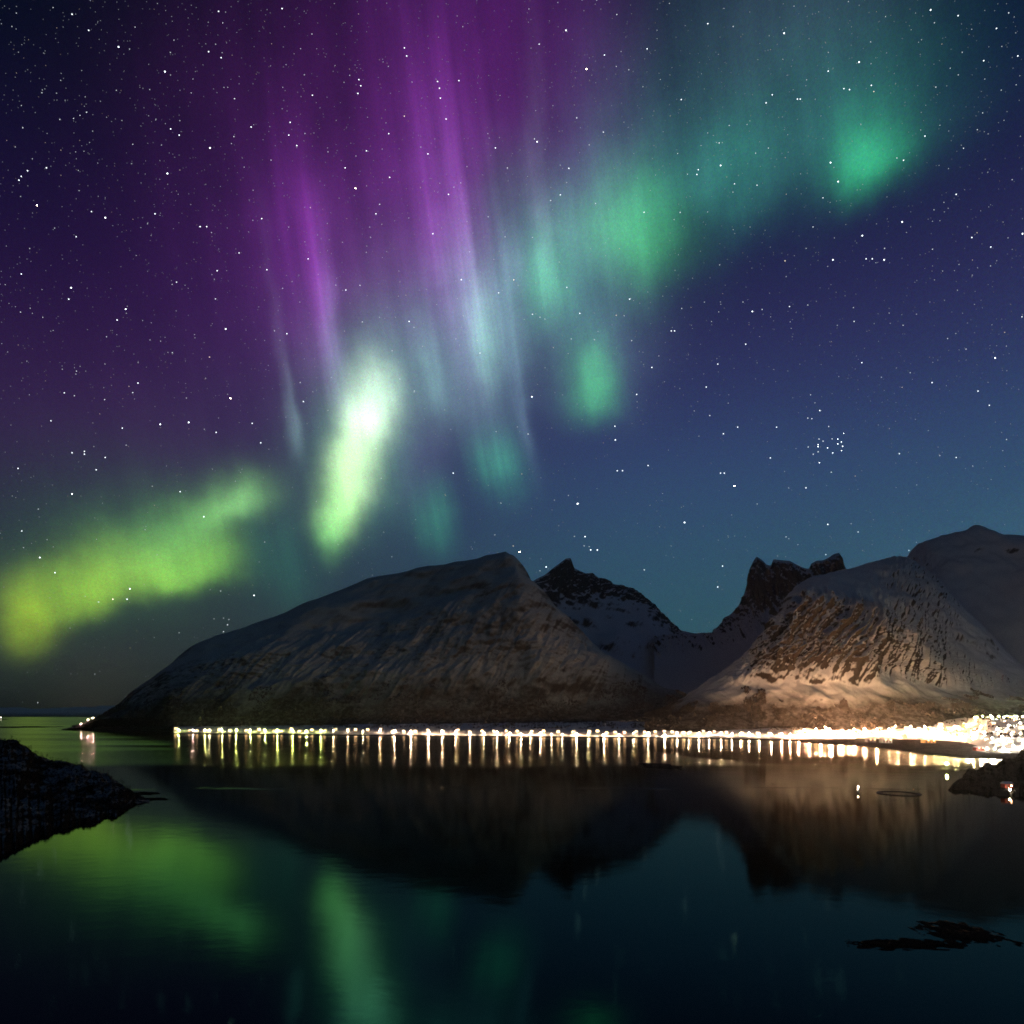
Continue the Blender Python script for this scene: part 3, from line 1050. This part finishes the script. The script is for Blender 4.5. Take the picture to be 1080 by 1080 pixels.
STARS += [(548, 582, 1.2, 1), (630, 580, 0.8, 0), (623, 580, 0.8, 0), (617, 566, 0.8, 0), (576, 598, 0.8, 0), (593, 609, 0.6, 0), (609, 531.5, 0.95, 0), (649, 464, 0.8, 0),
          (137, 621, 0.95, 0), (134, 632, 0.8, 0), (119, 632, 0.8, 1), (42, 588, 0.9, 0), (58, 604, 0.8, 0), (23, 560, 0.7, 0), (268, 628, 0.85, 0), (215, 545, 0.8, 0),
          (722, 551, 0.95, 0), (762, 597, 0.75, 0), (757, 619, 0.75, 0), (873, 553, 0.8, 0), (871, 585, 0.6, 0), (905, 561, 0.6, 0)]
exp_n = len(STARS)
for i in range(15000):
    x = RNG.uniform(-350, 1430)
    y = RNG.uniform(-300, 742)
    dens = 1.0 if y < 420 else 0.55
    if x < 420 and y < 420: dens = 1.25
    if RNG.uniform() > dens / 1.25: continue
    s = 0.19 + 0.12 * RNG.exponential(0.66)
    STARS.append((x, y, min(s, 0.75), 1 if RNG.uniform() < 0.08 else 0))
m_star, n, l, b = new_mat('starlight')
n.remove(b)
at = n.new('ShaderNodeAttribute')
at.attribute_name = 'star_colour'
e = n.new('ShaderNodeEmission')
l.new(at.outputs['Color'], e.inputs[0])
e.inputs[1].default_value = 1.0
l.new(e.outputs[0], n['Material Output'].inputs[0])
m_star.cycles.emission_sampling = 'NONE'
RS = 90000.0
sv, sf, scol, smat = [], [], [], []
for (x, y, s, w) in STARS:
    dv = Vector(((x - 540) / F, 1.0, (HZ - y) / F))
    ln = dv.length
    c = dv.normalized() * RS + Vector((0, 0, H_CAM))
    r = 0.62 * (0.4 + 0.6 * s / 0.7) / F * RS / ln * (0.62 if (s > 1.12 or 0.77 < s < 0.79) else 1.0)
    bb = len(sv)
    for o_ in ((1, 0, 0), (-1, 0, 0), (0, 1, 0), (0, -1, 0), (0, 0, 1), (0, 0, -1)):
        sv.append(tuple(c + Vector(o_) * r))
    sf += [(bb + a, bb + b_, bb + c_) for a, b_, c_ in ((0, 2, 4), (2, 1, 4), (1, 3, 4), (3, 0, 4), (2, 0, 5), (1, 2, 5), (3, 1, 5), (0, 3, 5))]
    br = 0.22 + 2.2 * max(0, s - 0.2) + 6.0 * max(0, s - 0.3) ** 1.5
    strong = s > 1.12 or (0.77 < s < 0.79)
    if strong: br = 40.0 if s > 1.12 else 9.0
    smat += [1 if strong else 0] * 8
    colr = (1.0, 0.82, 0.62) if w else (0.85, 0.93, 1.0)
    scol += [(colr[0] * br, colr[1] * br, colr[2] * br, 1)] * 6
me = bpy.data.meshes.new('stars')
me.from_pydata(sv, [], sf)
ca = me.color_attributes.new('star_colour', 'FLOAT_COLOR', 'POINT')
ca.data.foreach_set('color', np.array(scol, dtype=np.float32).ravel())
me.materials.append(m_star)
m_star2 = m_star.copy()
m_star2.cycles.emission_sampling = 'AUTO'
me.materials.append(m_star2)
me.polygons.foreach_set('material_index', smat)
stars = bpy.data.objects.new('stars', me)
COL.objects.link(stars)
tag(stars, 'countless white and amber stars scattered over the night sky', 'stars', kind='stuff')

# ------------------------------------------------------------------ village: materials
M_POLE = plain('galvanised_steel', (0.25, 0.26, 0.27), 0.5, 0.6)
I_L = 3000.0
LAMPC = {'dim': (1.0, 0.74, 0.42), 'bright': (1.0, 0.64, 0.38), 'lime': (0.92, 1.0, 0.27), 'pink': (1.0, 0.62, 0.50), 'warm': (1.0, 0.66, 0.40), 'amber': (1.0, 0.50, 0.25), 'white': (1.0, 0.86, 0.66)}
LAMPI = {'lime': 7000, 'pink': 4000, 'warm': 10500, 'amber': 46000, 'white': 13000, 'dim': 2200, 'bright': 20000}
M_LAMP = {k: glow('lamp_glass_' + k, c, LAMPI[k] / math.pi / 1.0) for k, c in LAMPC.items()}
M_WIN = glow('lit_window', (1.0, 0.60, 0.30), 30.0)
M_DARKWIN = plain('dark_window', (0.02, 0.02, 0.025), 0.15)
M_ROOF = plain('snowy_roof', (0.65, 0.67, 0.70), 0.8)
M_DOOR = plain('painted_door', (0.12, 0.07, 0.05), 0.6)
M_WALLS = {'red': plain('red_timber', (0.28, 0.045, 0.03), 0.7), 'white': plain('white_timber', (0.72, 0.71, 0.68), 0.7),
           'ochre': plain('ochre_timber', (0.48, 0.29, 0.08), 0.7), 'grey': plain('grey_timber', (0.30, 0.31, 0.32), 0.7)}
M_CHIM = plain('chimney_brick', (0.22, 0.09, 0.06), 0.8)
M_CONC = plain('quay_concrete', (0.30, 0.29, 0.27), 0.85)
M_WOOD = plain('weathered_planks', (0.10, 0.08, 0.06), 0.8)
M_HULL_W = plain('white_hull_paint', (0.70, 0.70, 0.70), 0.35)
M_HULL_B = plain('dark_blue_hull_paint', (0.03, 0.05, 0.10), 0.4)
M_BLACK = plain('black_plastic_pipe', (0.012, 0.012, 0.013), 0.5)


def make_lamp(kind):
    r = empty('street_lamp')
    MB().tube([(0, 0, 0), (0, 0, 4.5), (0, 0, 8.6)], [0.14, 0.11, 0.08]).build('pole', M_POLE, r)
    MB().tube([(0, 0, 8.55), (0, -0.5, 9.0), (0, -1.5, 9.2)], [0.07, 0.06, 0.06]).build('arm', M_POLE, r)
    MB().ball((0, -1.6, 9.32), 0.75, 0.95, 0.22, 10, 5).build('lamp_housing', M_POLE, r)
    MB().ball((0, -1.6, 8.2), 1.0, 1.0, 1.0, 8, 5).build('lamp_glass', M_LAMP[kind], r)
    r['category'] = 'street lamp'
    return r


LAMP_PROTO = {}


def lamp_at(loc, kind, label, group, rz=0.0, s=1.0):
    if kind not in LAMP_PROTO:
        o = LAMP_PROTO[kind] = make_lamp(kind)
    else:
        o = copy_tree(LAMP_PROTO[kind])
    o.location = loc
    o.rotation_euler = (0, 0, rz)
    tag(o, label, 'street lamp', group)
    return o


def make_house(colour, w=9.0, dp=8.0, h=5.0):
    r = empty('house')
    MB().box(0, 0, h / 2 - 0.6, w, dp, h + 1.2).build('wall', M_WALLS[colour], r)
    ov = 0.6
    rb = MB()
    hh = dp * 0.42
    a, c = w / 2 + ov, dp / 2 + ov
    z0 = h - 0.05
    rb.add([(-a, -c, z0), (a, -c, z0), (a, c, z0), (-a, c, z0), (-a, 0, z0 + hh), (a, 0, z0 + hh), (-a, -c, z0 + 0.35), (a, -c, z0 + 0.35), (a, c, z0 + 0.35), (-a, c, z0 + 0.35),
            (-a, 0, z0 + hh + 0.35), (a, 0, z0 + hh + 0.35)],
           [(6, 7, 11, 10), (10, 11, 8, 9), (0, 1, 7, 6), (2, 3, 9, 8), (0, 6, 10, 9, 3), (1, 2, 8, 11, 7), (0, 3, 2, 1)])
    rf = rb.build('roof', M_ROOF, r)
    MB().box(w * 0.2, 0.8, z0 + hh + 0.7, 0.8, 0.8, 2.0).build('chimney', M_CHIM, rf)
    for i, (x, z) in enumerate(((-w * 0.30, 1.6), (w * 0.32, 1.6), (-w * 0.30, 3.9), (w * 0.02, 3.9), (w * 0.32, 3.9))):
        MB().box(x, -dp / 2 - 0.03, z, 1.5, 0.12, 1.4).build('window', M_WIN if i % 2 == 0 or colour != 'grey' else M_DARKWIN, r)
    MB().box(w * 0.02, -dp / 2 - 0.04, 1.0, 1.1, 0.14, 2.1).build('door', M_DOOR, r)
    r['category'] = 'house'
    return r


HOUSE_PROTO = {}


def house_at(loc, colour, label, group, rz=0.0, s=1.0):
    if colour not in HOUSE_PROTO:
        o = HOUSE_PROTO[colour] = make_house(colour)
    else:
        o = copy_tree(HOUSE_PROTO[colour])
    o.location = loc
    o.rotation_euler = (0, 0, rz)
    o.scale = (s, s, s)
    tag(o, label, 'house', group)
    return o


# ---- shore road lamps, left to right
shore_px = [188.6, 203.6, 216.4, 221, 234.4, 249.4, 264.2, 279.4, 292.8, 308.6, 323.3, 338.6, 351.7, 366.9, 382.8, 400.6, 416.1, 433.3, 452.2, 466.4, 480.8, 495.6, 510.3,
            524.2, 537.2, 549.7, 559.4, 570, 581.7, 593, 608, 620.6, 637, 653, 668, 683.6, 701, 714, 726, 737]
for i, x in enumerate(shore_px):
    kind = 'pink' if i == 1 else ('lime' if x < 395 else 'warm')
    D = float(shoreD(x)) + 34 + 10 * math.sin(i * 1.7)
    if i in (3, 12, 13, 14, 22, 26, 28, 29, 31, 34, 38): kind = 'dim'
    if i in (18, 25, 32, 36): kind = 'bright'
    nm = {'lime': 'yellow-green', 'pink': 'pinkish', 'warm': 'warm white', 'dim': 'faint', 'bright': 'strong orange'}[kind]
    lamp_at(gp(x, D), kind, '%s shore road street lamp, %s from the left end of the row' % (nm, ordw(i + 1)), 'street lamps along the left shore road')
x = 748
i = 0
while x < 902:
    D = float(backD(x)) + 36 + 12 * math.sin(i * 2.1)
    i += 1
    lamp_at(gp(x, D), 'amber' if 815 < x < 905 else 'warm', 'glowing shore street lamp below the dome, %s along from the village middle' % ordw(i), 'street lamps below the lit dome')
    x += 10.5 + 2 * math.sin(i * 1.3)
# ---- village centre rows
rows = [('lower village street', 842, 1036, 11.5, lambda x: float(backD(x)) + 50, 'amber'),
        ('middle village street', 848, 1030, 13.0, lambda x: float(backD(x)) + 125, 'amber'),
        ('upper village street', 870, 1020, 15.5, lambda x: float(backD(x)) + 215, 'warm')]
for name, a, b_, st, fD, kind in rows:
    x = a
    i = 0
    while x < b_:
        i += 1
        lamp_at(gp(x, fD(x) + random.uniform(-10, 10)), kind, '%s street lamp on the %s, %s from its left end' % ('orange' if kind == 'amber' else 'warm', name, ordw(i)),
                'street lamps of the ' + name)
        x += st + random.uniform(-2, 2)
x = 985
i = 0
while x < 1135:
    i += 1
    lamp_at(gp(x, 2290 - (x - 985) * 1.4), 'lime', 'yellow-green lamp of the hillside road above the village, %s from its left end' % ordw(i), 'street lamps of the hillside road')
    x += 8.5
for k, (a, b_, st, D0, D1) in enumerate(((1040, 1130, 9.5, 1500, 1430), (1046, 1130, 11, 1640, 1560), (1038, 1130, 12, 1800, 1700), (1034, 1130, 13, 1980, 1900))):
    x = a
    i = 0
    while x < b_:
        i += 1
        t = (x - a) / (b_ - a)
        lamp_at(gp(x, max(D0 + (D1 - D0) * t, float(shoreD(x)) + 40)), 'white', 'brilliant white harbour lamp, %s row up from the water, %s from the left' % (ordw(k + 1), ordw(i)),
                'bright lamps around the right harbour')
        x += st + random.uniform(-1.5, 1.5)
# ---- western point cluster
for i, (x, y) in enumerate(((86, 763), (93, 759), (98, 757), (103, 756), (115, 750))):
    # find where the view line meets the mountain toe
    D = 3400 + (x - 83) * 4.5
    z = H_CAM + (HZ - y) / F * D - 8.2
    lamp_at(((x - 540) / F * D, D, z), 'pink', 'pinkish lamp on the western point, %s up from the water' % ordw(i + 1), 'lamps on the western point')

# ---- houses
HC = ['red', 'white', 'ochre', 'white', 'grey', 'red', 'white']
random.seed(5)
cnt = 0
x = 186
while x < 1030:
    cnt += 1
    c = HC[random.randrange(len(HC))]
    D = float(backD(x)) + random.choice([48, 62, 78, 95]) + random.uniform(-4, 4)
    house_at(gp(x, D), c, 'small %s house beside the shore road, %s house from the left end' % (c, ordw(cnt)), 'houses along the shore road',
             random.uniform(-0.4, 0.4), random.uniform(0.9, 1.3))
    x += random.uniform(7, 17)
for nm, a, b_, off0, st in (('middle', 850, 1032, 105, 9.5), ('upper', 872, 1024, 190, 12), ('top', 900, 1020, 285, 15)):
    x = a
    cnt = 0
    while x < b_:
        cnt += 1
        c = HC[random.randrange(len(HC))]
        D = float(backD(x)) + off0 + random.uniform(-18, 18)
        house_at(gp(x, D), c, '%s house in the %s row of the village, %s from its left end' % (c, nm, ordw(cnt)), 'houses of the village centre',
                 random.uniform(-0.5, 0.5), random.uniform(0.95, 1.4))
        x += st + random.uniform(-2.5, 2.5)
for k, (a, b_, st, D0) in enumerate(((1042, 1120, 9, 1560), (1040, 1120, 10, 1720), (1036, 1120, 11, 1880), (990, 1120, 12, 2270))):
    x = a
    cnt = 0
    while x < b_:
        cnt += 1
        c = HC[random.randrange(len(HC))]
        house_at(gp(x, D0 + random.uniform(-15, 15)), c, '%s house above the right harbour, %s in row %s uphill' % (c, ordw(cnt), ordw(k + 1)), 'houses above the right harbour',
                 random.uniform(-0.5, 0.5), random.uniform(0.95, 1.35))
        x += st + random.uniform(-2, 2)


# ---- quay buildings on the flat spit
def warehouse(loc, w, dp, h, label, mat, mast=False, rz=0.0):
    r = empty('warehouse', loc, rz)
    MB().box(0, 0, h / 2 - 0.8, w, dp, h + 1.6).build('wall', mat, r)
    rb = MB()
    a, c, hh = w / 2 + 0.5, dp / 2 + 0.5, dp * 0.18
    z0 = h
    rb.add([(-a, -c, z0), (a, -c, z0), (a, c, z0), (-a, c, z0), (-a, 0, z0 + hh), (a, 0, z0 + hh)],
           [(0, 1, 5, 4), (2, 3, 4, 5), (0, 4, 3), (1, 2, 5), (0, 3, 2, 1)])
    rf = rb.build('roof', M_ROOF, r)
    for k in range(3):
        MB().box(-w * 0.3 + k * w * 0.3, -dp / 2 - 0.05, h * 0.35, w * 0.14, 0.2, h * 0.65).build('loading_door', M_DOOR, r)
    for k in range(4):
        MB().box(-w * 0.36 + k * w * 0.24, -dp / 2 - 0.05, h * 0.82, w * 0.09, 0.16, h * 0.12).build('window', M_WIN if k % 2 else M_DARKWIN, r)
    if mast:
        MB().tube([(w * 0.3, 0, h + hh * 0.5), (w * 0.3, 0, h + 34)], [0.8, 0.45]).build('mast', M_POLE, r)
    tag(r, label, 'warehouse', 'quay buildings on the spit')
    return r


warehouse(gp(918, 2010), 26, 14, 9, 'long grey quay warehouse near the tip of the dark spit', M_WALLS['grey'])
warehouse(gp(934, 1975), 30, 16, 12, 'tallest quay warehouse with a thin mast on its roof', M_WALLS['white'], True)
warehouse(gp(979, 1960), 34, 16, 9, 'ochre warehouse in the middle of the spit', M_WALLS['ochre'])
warehouse(gp(1032, 1560), 18, 12, 8, 'red boat shed where the spit meets the harbour', M_WALLS['red'])

# ---- jetty at the near right shore, boathouse and lamps
DJ = 1050
jr = empty('jetty', ((1012 - 540) / F * DJ, DJ, 0))
MB().box(0, 0, 1.5, 66, 3.4, 0.35).build('deck', M_WOOD, jr)
for k in range(9):
    for sgn in (-1, 1):
        MB().tube([(-32 + k * 8, sgn * 1.4, -3), (-32 + k * 8, sgn * 1.4, 1.9)], [0.2, 0.18]).build('pile', M_WOOD, jr)
for sgn in (-1,):
    MB().tube([(-32, sgn * 1.6, 2.6), (33, sgn * 1.6, 2.6)], [0.07, 0.07]).build('rail', M_WOOD, jr)
tag(jr, 'long dark wooden jetty reaching out from the right headland', 'jetty')
lamp_at(((998 - 540) / F * DJ, DJ, 1.7), 'lime', 'yellow-green lamp at the outer end of the wooden jetty', 'lamps of the jetty')
lamp_at(((1021 - 540) / F * 1120, 1120, 0.5), 'white', 'white lamp near the root of the wooden jetty', 'lamps of the jetty')


def zhead(px, D):
    X, Y, Z = gHR
    xx = (px - 540) / F * D
    k = np.argmin((X - xx)**2 + (Y - D)**2)
    return float(Z.ravel()[k])


bh = empty('boathouse', ((1062 - 540) / F * 745, 745, max(zhead(1062, 745), 0.6)))
MB().box(0, 0, 1.9, 9, 7, 4.4).build('wall', M_WALLS['red'], bh)
MB().add([(-5, -4, 4.1), (5, -4, 4.1), (5, 4, 4.1), (-5, 4, 4.1), (-5, 0, 6.6), (5, 0, 6.6)], [(0, 1, 5, 4), (2, 3, 4, 5), (0, 4, 3), (1, 2, 5), (0, 3, 2, 1)]).build('roof', M_ROOF, bh)
MB().box(-1.6, -3.56, 1.7, 2.8, 0.14, 3.0).build('door', M_DOOR, bh)
MB().box(2.4, -3.56, 2.2, 1.6, 0.14, 1.2).build('window', M_WIN, bh)
tag(bh, 'red boathouse on the near shore of the right headland', 'boathouse')
wl = empty('wall_lamp', ((1065 - 540) / F * 733, 733, max(zhead(1065, 733), 0.6)))
MB().tube([(0, 0, 0), (0, 0, 3.4)], [0.1, 0.08]).build('pole', M_POLE, wl)
MB().ball((0, 0, 3.9), 0.8, 0.8, 0.8, 8, 5).build('lamp_glass', glow('boathouse_lamp_glass', (1.0, 0.8, 0.55), 260), wl)
wl.name = 'yard_lamp'
tag(wl, 'single white lamp glowing beside the red boathouse', 'lamp')

# ---- fish pen ring
DP = H_CAM * F / (837 - HZ)
fp = empty('fish_pen', ((948 - 540) / F * DP, DP, 0))


def ring(R, r, z, n=64):
    mb = MB()
    vs, fs = [], []
    m_ = 6
    for i in range(n):
        a = 2 * math.pi * i / n
        for k in range(m_):
            q = 2 * math.pi * k / m_
            vs.append(((R + r * math.cos(q)) * math.cos(a), (R + r * math.cos(q)) * math.sin(a), z + r * math.sin(q)))
    for i in range(n):
        for k in range(m_):
            fs.append((i * m_ + k, ((i + 1) % n) * m_ + k, ((i + 1) % n) * m_ + (k + 1) % m_, i * m_ + (k + 1) % m_))
    return mb.add(vs, fs)


ring(21.5, 0.55, 0.25).build('outer_float', M_BLACK, fp)
ring(19.8, 0.45, 0.25).build('inner_float', M_BLACK, fp)
ring(20.6, 0.10, 1.5).build('hand_rail', M_BLACK, fp)
for k in range(16):
    a = 2 * math.pi * k / 16
    MB().tube([(20.6 * math.cos(a), 20.6 * math.sin(a), 0.2), (20.6 * math.cos(a), 20.6 * math.sin(a), 1.5)], [0.12, 0.1]).build('stanchion', M_BLACK, fp)
tag(fp, 'round black floating fish pen on the right water', 'fish pen')


# ---- boats
def hull_mb(L, B, Hh):
    mb = MB()
    secs = 9
    vs = []
    for i in range(secs):
        t = i / (secs - 1)
        w = B / 2 * (1 - max(0, (t - 0.45) / 0.55) ** 2.2) * (0.86 if t == 0 else 1)
        sh = 0.25 * Hh * (t ** 2)
        x = (t - 0.5) * L
        w = max(w, 0.04)
        vs += [(x, -w, Hh + sh), (x, -w * 0.8, 0.35 * Hh), (x, 0, -0.4 * Hh), (x, w * 0.8, 0.35 * Hh), (x, w, Hh + sh)]
    fs = []
    for i in range(secs - 1):
        for k in range(4):
            fs.append((i * 5 + k, (i + 1) * 5 + k, (i + 1) * 5 + k + 1, i * 5 + k + 1))
        fs.append((i * 5 + 4, (i + 1) * 5 + 4, (i + 1) * 5, i * 5))
    fs.append((0, 1, 2, 3, 4))
    return mb.add(vs, fs)


def boat(loc, rz, L, mat, label, lit=None):
    r = empty('fishing_boat', loc, rz)
    hull_mb(L, L * 0.3, L * 0.13).build('hull', mat, r)
    ch = MB().box(-L * 0.12, 0, L * 0.13 + L * 0.09, L * 0.26, L * 0.17, L * 0.2).build('wheelhouse', M_HULL_W, r)
    MB().box(-L * 0.12 + L * 0.134, 0, L * 0.26, 0.08, L * 0.14, L * 0.06).build('window', M_DARKWIN, ch)
    MB().tube([(-L * 0.12, 0, L * 0.32), (-L * 0.12, 0, L * 0.62)], [0.1, 0.06]).build('mast', M_POLE, r)
    if lit:
        MB().ball((-L * 0.12, 0, L * 0.64), 0.45, 0.45, 0.45).build('mast_lamp', lit, r)
        MB().ball((L * 0.15, 0, L * 0.30), 0.35, 0.35, 0.35).build('deck_lamp', lit, r)
    tag(r, label, 'boat', 'small fishing boats on the fjord')
    return r


M_BOATLAMP = glow('boat_lamp_glass', (1.0, 0.78, 0.55), 160)
Db = H_CAM * F / (835 - HZ)
boat(((905 - 540) / F * Db, Db, 0), 1.2, 9, M_HULL_W, 'small white fishing boat with lit mast lamp beside the fish pen', M_BOATLAMP)
boat(((1030 - 540) / F * 1046, 1043, 0), 0.1, 8, M_HULL_B, 'dark blue fishing boat moored at the root of the jetty')
boat(((1008 - 540) / F * 1046, 1043, 0), 0.05, 7, M_HULL_W, 'white fishing boat moored halfway along the jetty')

# ---- lighthouse far out at left
DL = 9000
lh = empty('lighthouse', ((1 - 540) / F * DL, DL, 0))
MB().ball((0, 0, -2), 90, 60, 12, 14, 6).build('rock', MAT_SKERRY, lh)
MB().tube([(0, 0, 6), (0, 0, 26)], [5, 3.6], 12).build('tower', M_HULL_W, lh)
MB().ball((0, 0, 30), 5, 5, 5, 8, 5).build('lantern', glow('lighthouse_lantern', (1.0, 0.85, 0.7), 14), lh)
MB().tube([(0, 0, 34), (0, 0, 39)], [4.6, 0.3], 10).build('roof', M_DOOR, lh)
tag(lh, 'far lighthouse on a rock at the left edge of the horizon', 'lighthouse')

# ------------------------------------------------------------------ trees
M_BARK = plain('birch_bark', (0.10, 0.09, 0.08), 0.85)
M_TWIG = plain('bare_twigs', (0.016, 0.013, 0.011), 0.9)
M_NEEDLE = plain('spruce_needles', (0.02, 0.03, 0.018), 0.9)


def make_birch(seed):
    rg = random.Random(seed)
    r = empty('birch_tree')
    h = rg.uniform(4.5, 6.5)
    tr = MB()
    tip = (rg.uniform(-.5, .5), rg.uniform(-.5, .5), h)
    tr.tube([(0, 0, -0.5), (rg.uniform(-.2, .2), 0, h * 0.4), tip], [0.16, 0.11, 0.03], 5)
    cr = MB()
    for k in range(26):
        z = h * rg.uniform(0.22, 0.97)
        a = rg.uniform(0, 6.28)
        ln = (1 - z / h) * 1.6 + 0.7
        ex = (ln * math.cos(a), ln * math.sin(a), z + ln * rg.uniform(0.5, 1.0))
        tr.tube([(0, 0, z), ex], [0.045, 0.015], 3) if k < 10 else None
        for q in range(12):
            p0 = Vector((0, 0, z)).lerp(Vector(ex), rg.uniform(0.2, 1.0))
            dd = Vector((rg.gauss(0, 1), rg.gauss(0, 1), rg.uniform(0.0, 1.2))).normalized() * rg.uniform(0.4, 0.95)
            sd = Vector((rg.gauss(0, 1), rg.gauss(0, 1), rg.gauss(0, 1))).normalized() * 0.05
            cr.add([p0 - sd, p0 + sd, p0 + dd], [(0, 1, 2)])
    tr.build('trunk', M_BARK, r)
    cr.build('crown', M_TWIG, r)
    return r


protos = [make_birch(s) for s in (1, 2, 3)]
used = [False] * 3


def place_tree(loc, s, label, group):
    k = random.randrange(3)
    if used[k]:
        o = copy_tree(protos[k])
    else:
        o = protos[k]
        used[k] = True
    o.location = loc
    o.rotation_euler = (0, 0, random.uniform(0, 6.28))
    o.scale = (s, s, s)
    tag(o, label, 'tree', group)


random.seed(21)
X, Y, Z = gHL
crest = []
for j in range(X.shape[1]):
    pxj = X[0, j] / Y[0, j] * F + 540
    elv = (Z[:, j] - H_CAM) / Y[:, j]
    i = int(np.argmax(elv + (Z[:, j] < 0.5) * -10))
    if -4 < pxj < 152 and Z[i, j] > 0.8: crest.append((pxj, i, j))
t_pts = []
q = -4
while q < 150:
    pxj, i, j = min(crest, key=lambda c: abs(c[0] - q))
    i2 = max(0, i - random.randrange(0, 7))
    t_pts.append((X[i2, j], Y[i2, j], Z[i2, j]))
    q += random.uniform(1.6, 4.2)
for i, p in enumerate(t_pts):
    place_tree(tuple(map(float, p)), random.uniform(0.55, 1.05), 'bare dark birch on the crest of the left headland, %s from the left edge' % ordw(i + 1), 'birches on the left headland crest')
X, Y, Z = gHR
q = 1012
i = 0
while q < 1100:
    js = int(np.argmin(np.abs(X[40] / Y[40] * F + 540 - q)))
    elv = (Z[:, js] - H_CAM) / Y[:, js]
    ii = int(np.argmax(elv + (Z[:, js] < 0.5) * -10))
    i += 1
    place_tree((float(X[ii, js]), float(Y[ii, js]), float(Z[ii, js])), random.uniform(0.5, 0.95), 'bare dark birch on the crest of the right headland, %s from its tip' % ordw(i), 'birches on the right headland crest')
    q += random.uniform(1.8, 4.0)


# birch woodland at the mountain feet and low scrub on the headlands: uncountable, one object each
def scatter(name, grid, mask, nmax, hmin, hmax, mat, label, seed):
    rg = np.random.default_rng(seed)
    X, Y, Z = grid
    nC = X.shape[1]
    X, Y, Z = [a.ravel() for a in grid]
    ok = np.nonzero(mask(X, Y, Z))[0]
    if len(ok) == 0: return
    pick = rg.choice(ok, size=min(nmax, len(ok) * 3))
    V, Fc = [], []
    for k in pick:
        k2 = min(k + nC + 1, len(X) - 1)
        ka = min(k + 1, len(X) - 1)
        kb = min(k + nC, len(X) - 1)
        u_, v_ = rg.uniform(0, 1), rg.uniform(0, 1)
        x, y, z = [(a_[k] * (1 - u_) + a_[ka] * u_) * (1 - v_) + (a_[kb] * (1 - u_) + a_[k2] * u_) * v_ for a_ in (X, Y, Z)]
        z -= 0.8
        h = rg.uniform(hmin, hmax)
        w = h * rg.uniform(0.28, 0.5)
        for q in range(3):
            a = rg.uniform(0, 3.14)
            dx, dy = math.cos(a) * w, math.sin(a) * w
            b0 = len(V)
            ox, oy = rg.uniform(-w, w) * 0.5, rg.uniform(-w, w) * 0.5
            V += [(x + ox - dx * 0.5, y + oy - dy * 0.5, z), (x + ox + dx * 0.5, y + oy + dy * 0.5, z), (x + ox + dx, y + oy + dy, z + h * 0.6), (x + ox + rg.uniform(-.2, .2) * w, y + oy, z + h), (x + ox - dx, y + oy - dy, z + h * 0.55)]
            Fc.append((b0, b0 + 1, b0 + 2, b0 + 3, b0 + 4))
    me = bpy.data.meshes.new(name)
    me.from_pydata(V, [], Fc)
    me.materials.append(mat)
    o = bpy.data.objects.new(name, me)
    COL.objects.link(o)
    tag(o, label, name.replace('_', ' '), kind='stuff')


def patchy(X, Y, s, th, seed): return fbm(X / s, Y / s, seed, 4) > th


gCO = ((PX - 540) / F * Dm, Dm, Zm)
M_WOODS = plain('bare_birch_wood', (0.055, 0.042, 0.032), 0.9, 0, 0.35, 0.02)
scatter('birch_woodland', gA, lambda X, Y, Z: (Z > 12) & (Z < 190 + 110 * fbm(X / 200, Y / 200, 2, 3)) & (Y < 3500) & patchy(X, Y, 120, -0.1, 6), 9000, 4, 8, M_WOODS,
        'dark bare birch woodland along the foot of the long left mountain', 1)
scatter('birch_woodland', gD, lambda X, Y, Z: (Z > 25) & (Z < 125 + 80 * fbm(X / 150, Y / 150, 3, 3)) & (Y < 2900) & (X < 2100) & patchy(X, Y, 90, -0.05, 8), 8000, 4, 8, M_WOODS,
        'dark bare birch woodland under the lit snow dome', 2)
scatter('heath_scrub', gHL, lambda X, Y, Z: (Z > 1.5) & (X / Y * F + 540 > -40), 9000, 0.5, 2.0, M_TWIG, 'low dark juniper and heath scrub covering the left headland', 3)
scatter('heath_scrub', gHR, lambda X, Y, Z: (Z > 1.5) & (X / Y * F + 540 < 1120), 5000, 0.5, 2.2, M_TWIG, 'low dark scrub covering the right headland', 4)
scatter('birch_woodland', gCO, lambda X, Y, Z: (Z > 27) & (X / Y * F + 540 < 1150) & patchy(X, Y, 70, -0.1, 12), 9000, 3, 7, M_WOODS,
        'dark bare birch woodland on the low slopes behind the village lights', 5)

# ------------------------------------------------------------------ thin haze volume added to make the lamps bloom
HAZE = 0.9e-5
if HAZE > 0:
    hm = bpy.data.materials.new('lamp_bloom_haze')
    hm.use_nodes = True
    hn = hm.node_tree.nodes
    hn.remove(hn['Principled BSDF'])
    pv = hn.new('ShaderNodeVolumePrincipled')
    pv.inputs['Color'].default_value = (0.9, 0.92, 0.95, 1)
    pv.inputs['Density'].default_value = HAZE
    pv.inputs['Anisotropy'].default_value = 0.85
    hm.node_tree.links.new(pv.outputs[0], hn['Material Output'].inputs['Volume'])
    hz_o = MB().box(0, 11000, 700, 30000, 24000, 1530).build('haze', hm)
    tag(hz_o, 'thin haze added over the fjord and village for lamp bloom', 'haze', kind='stuff')
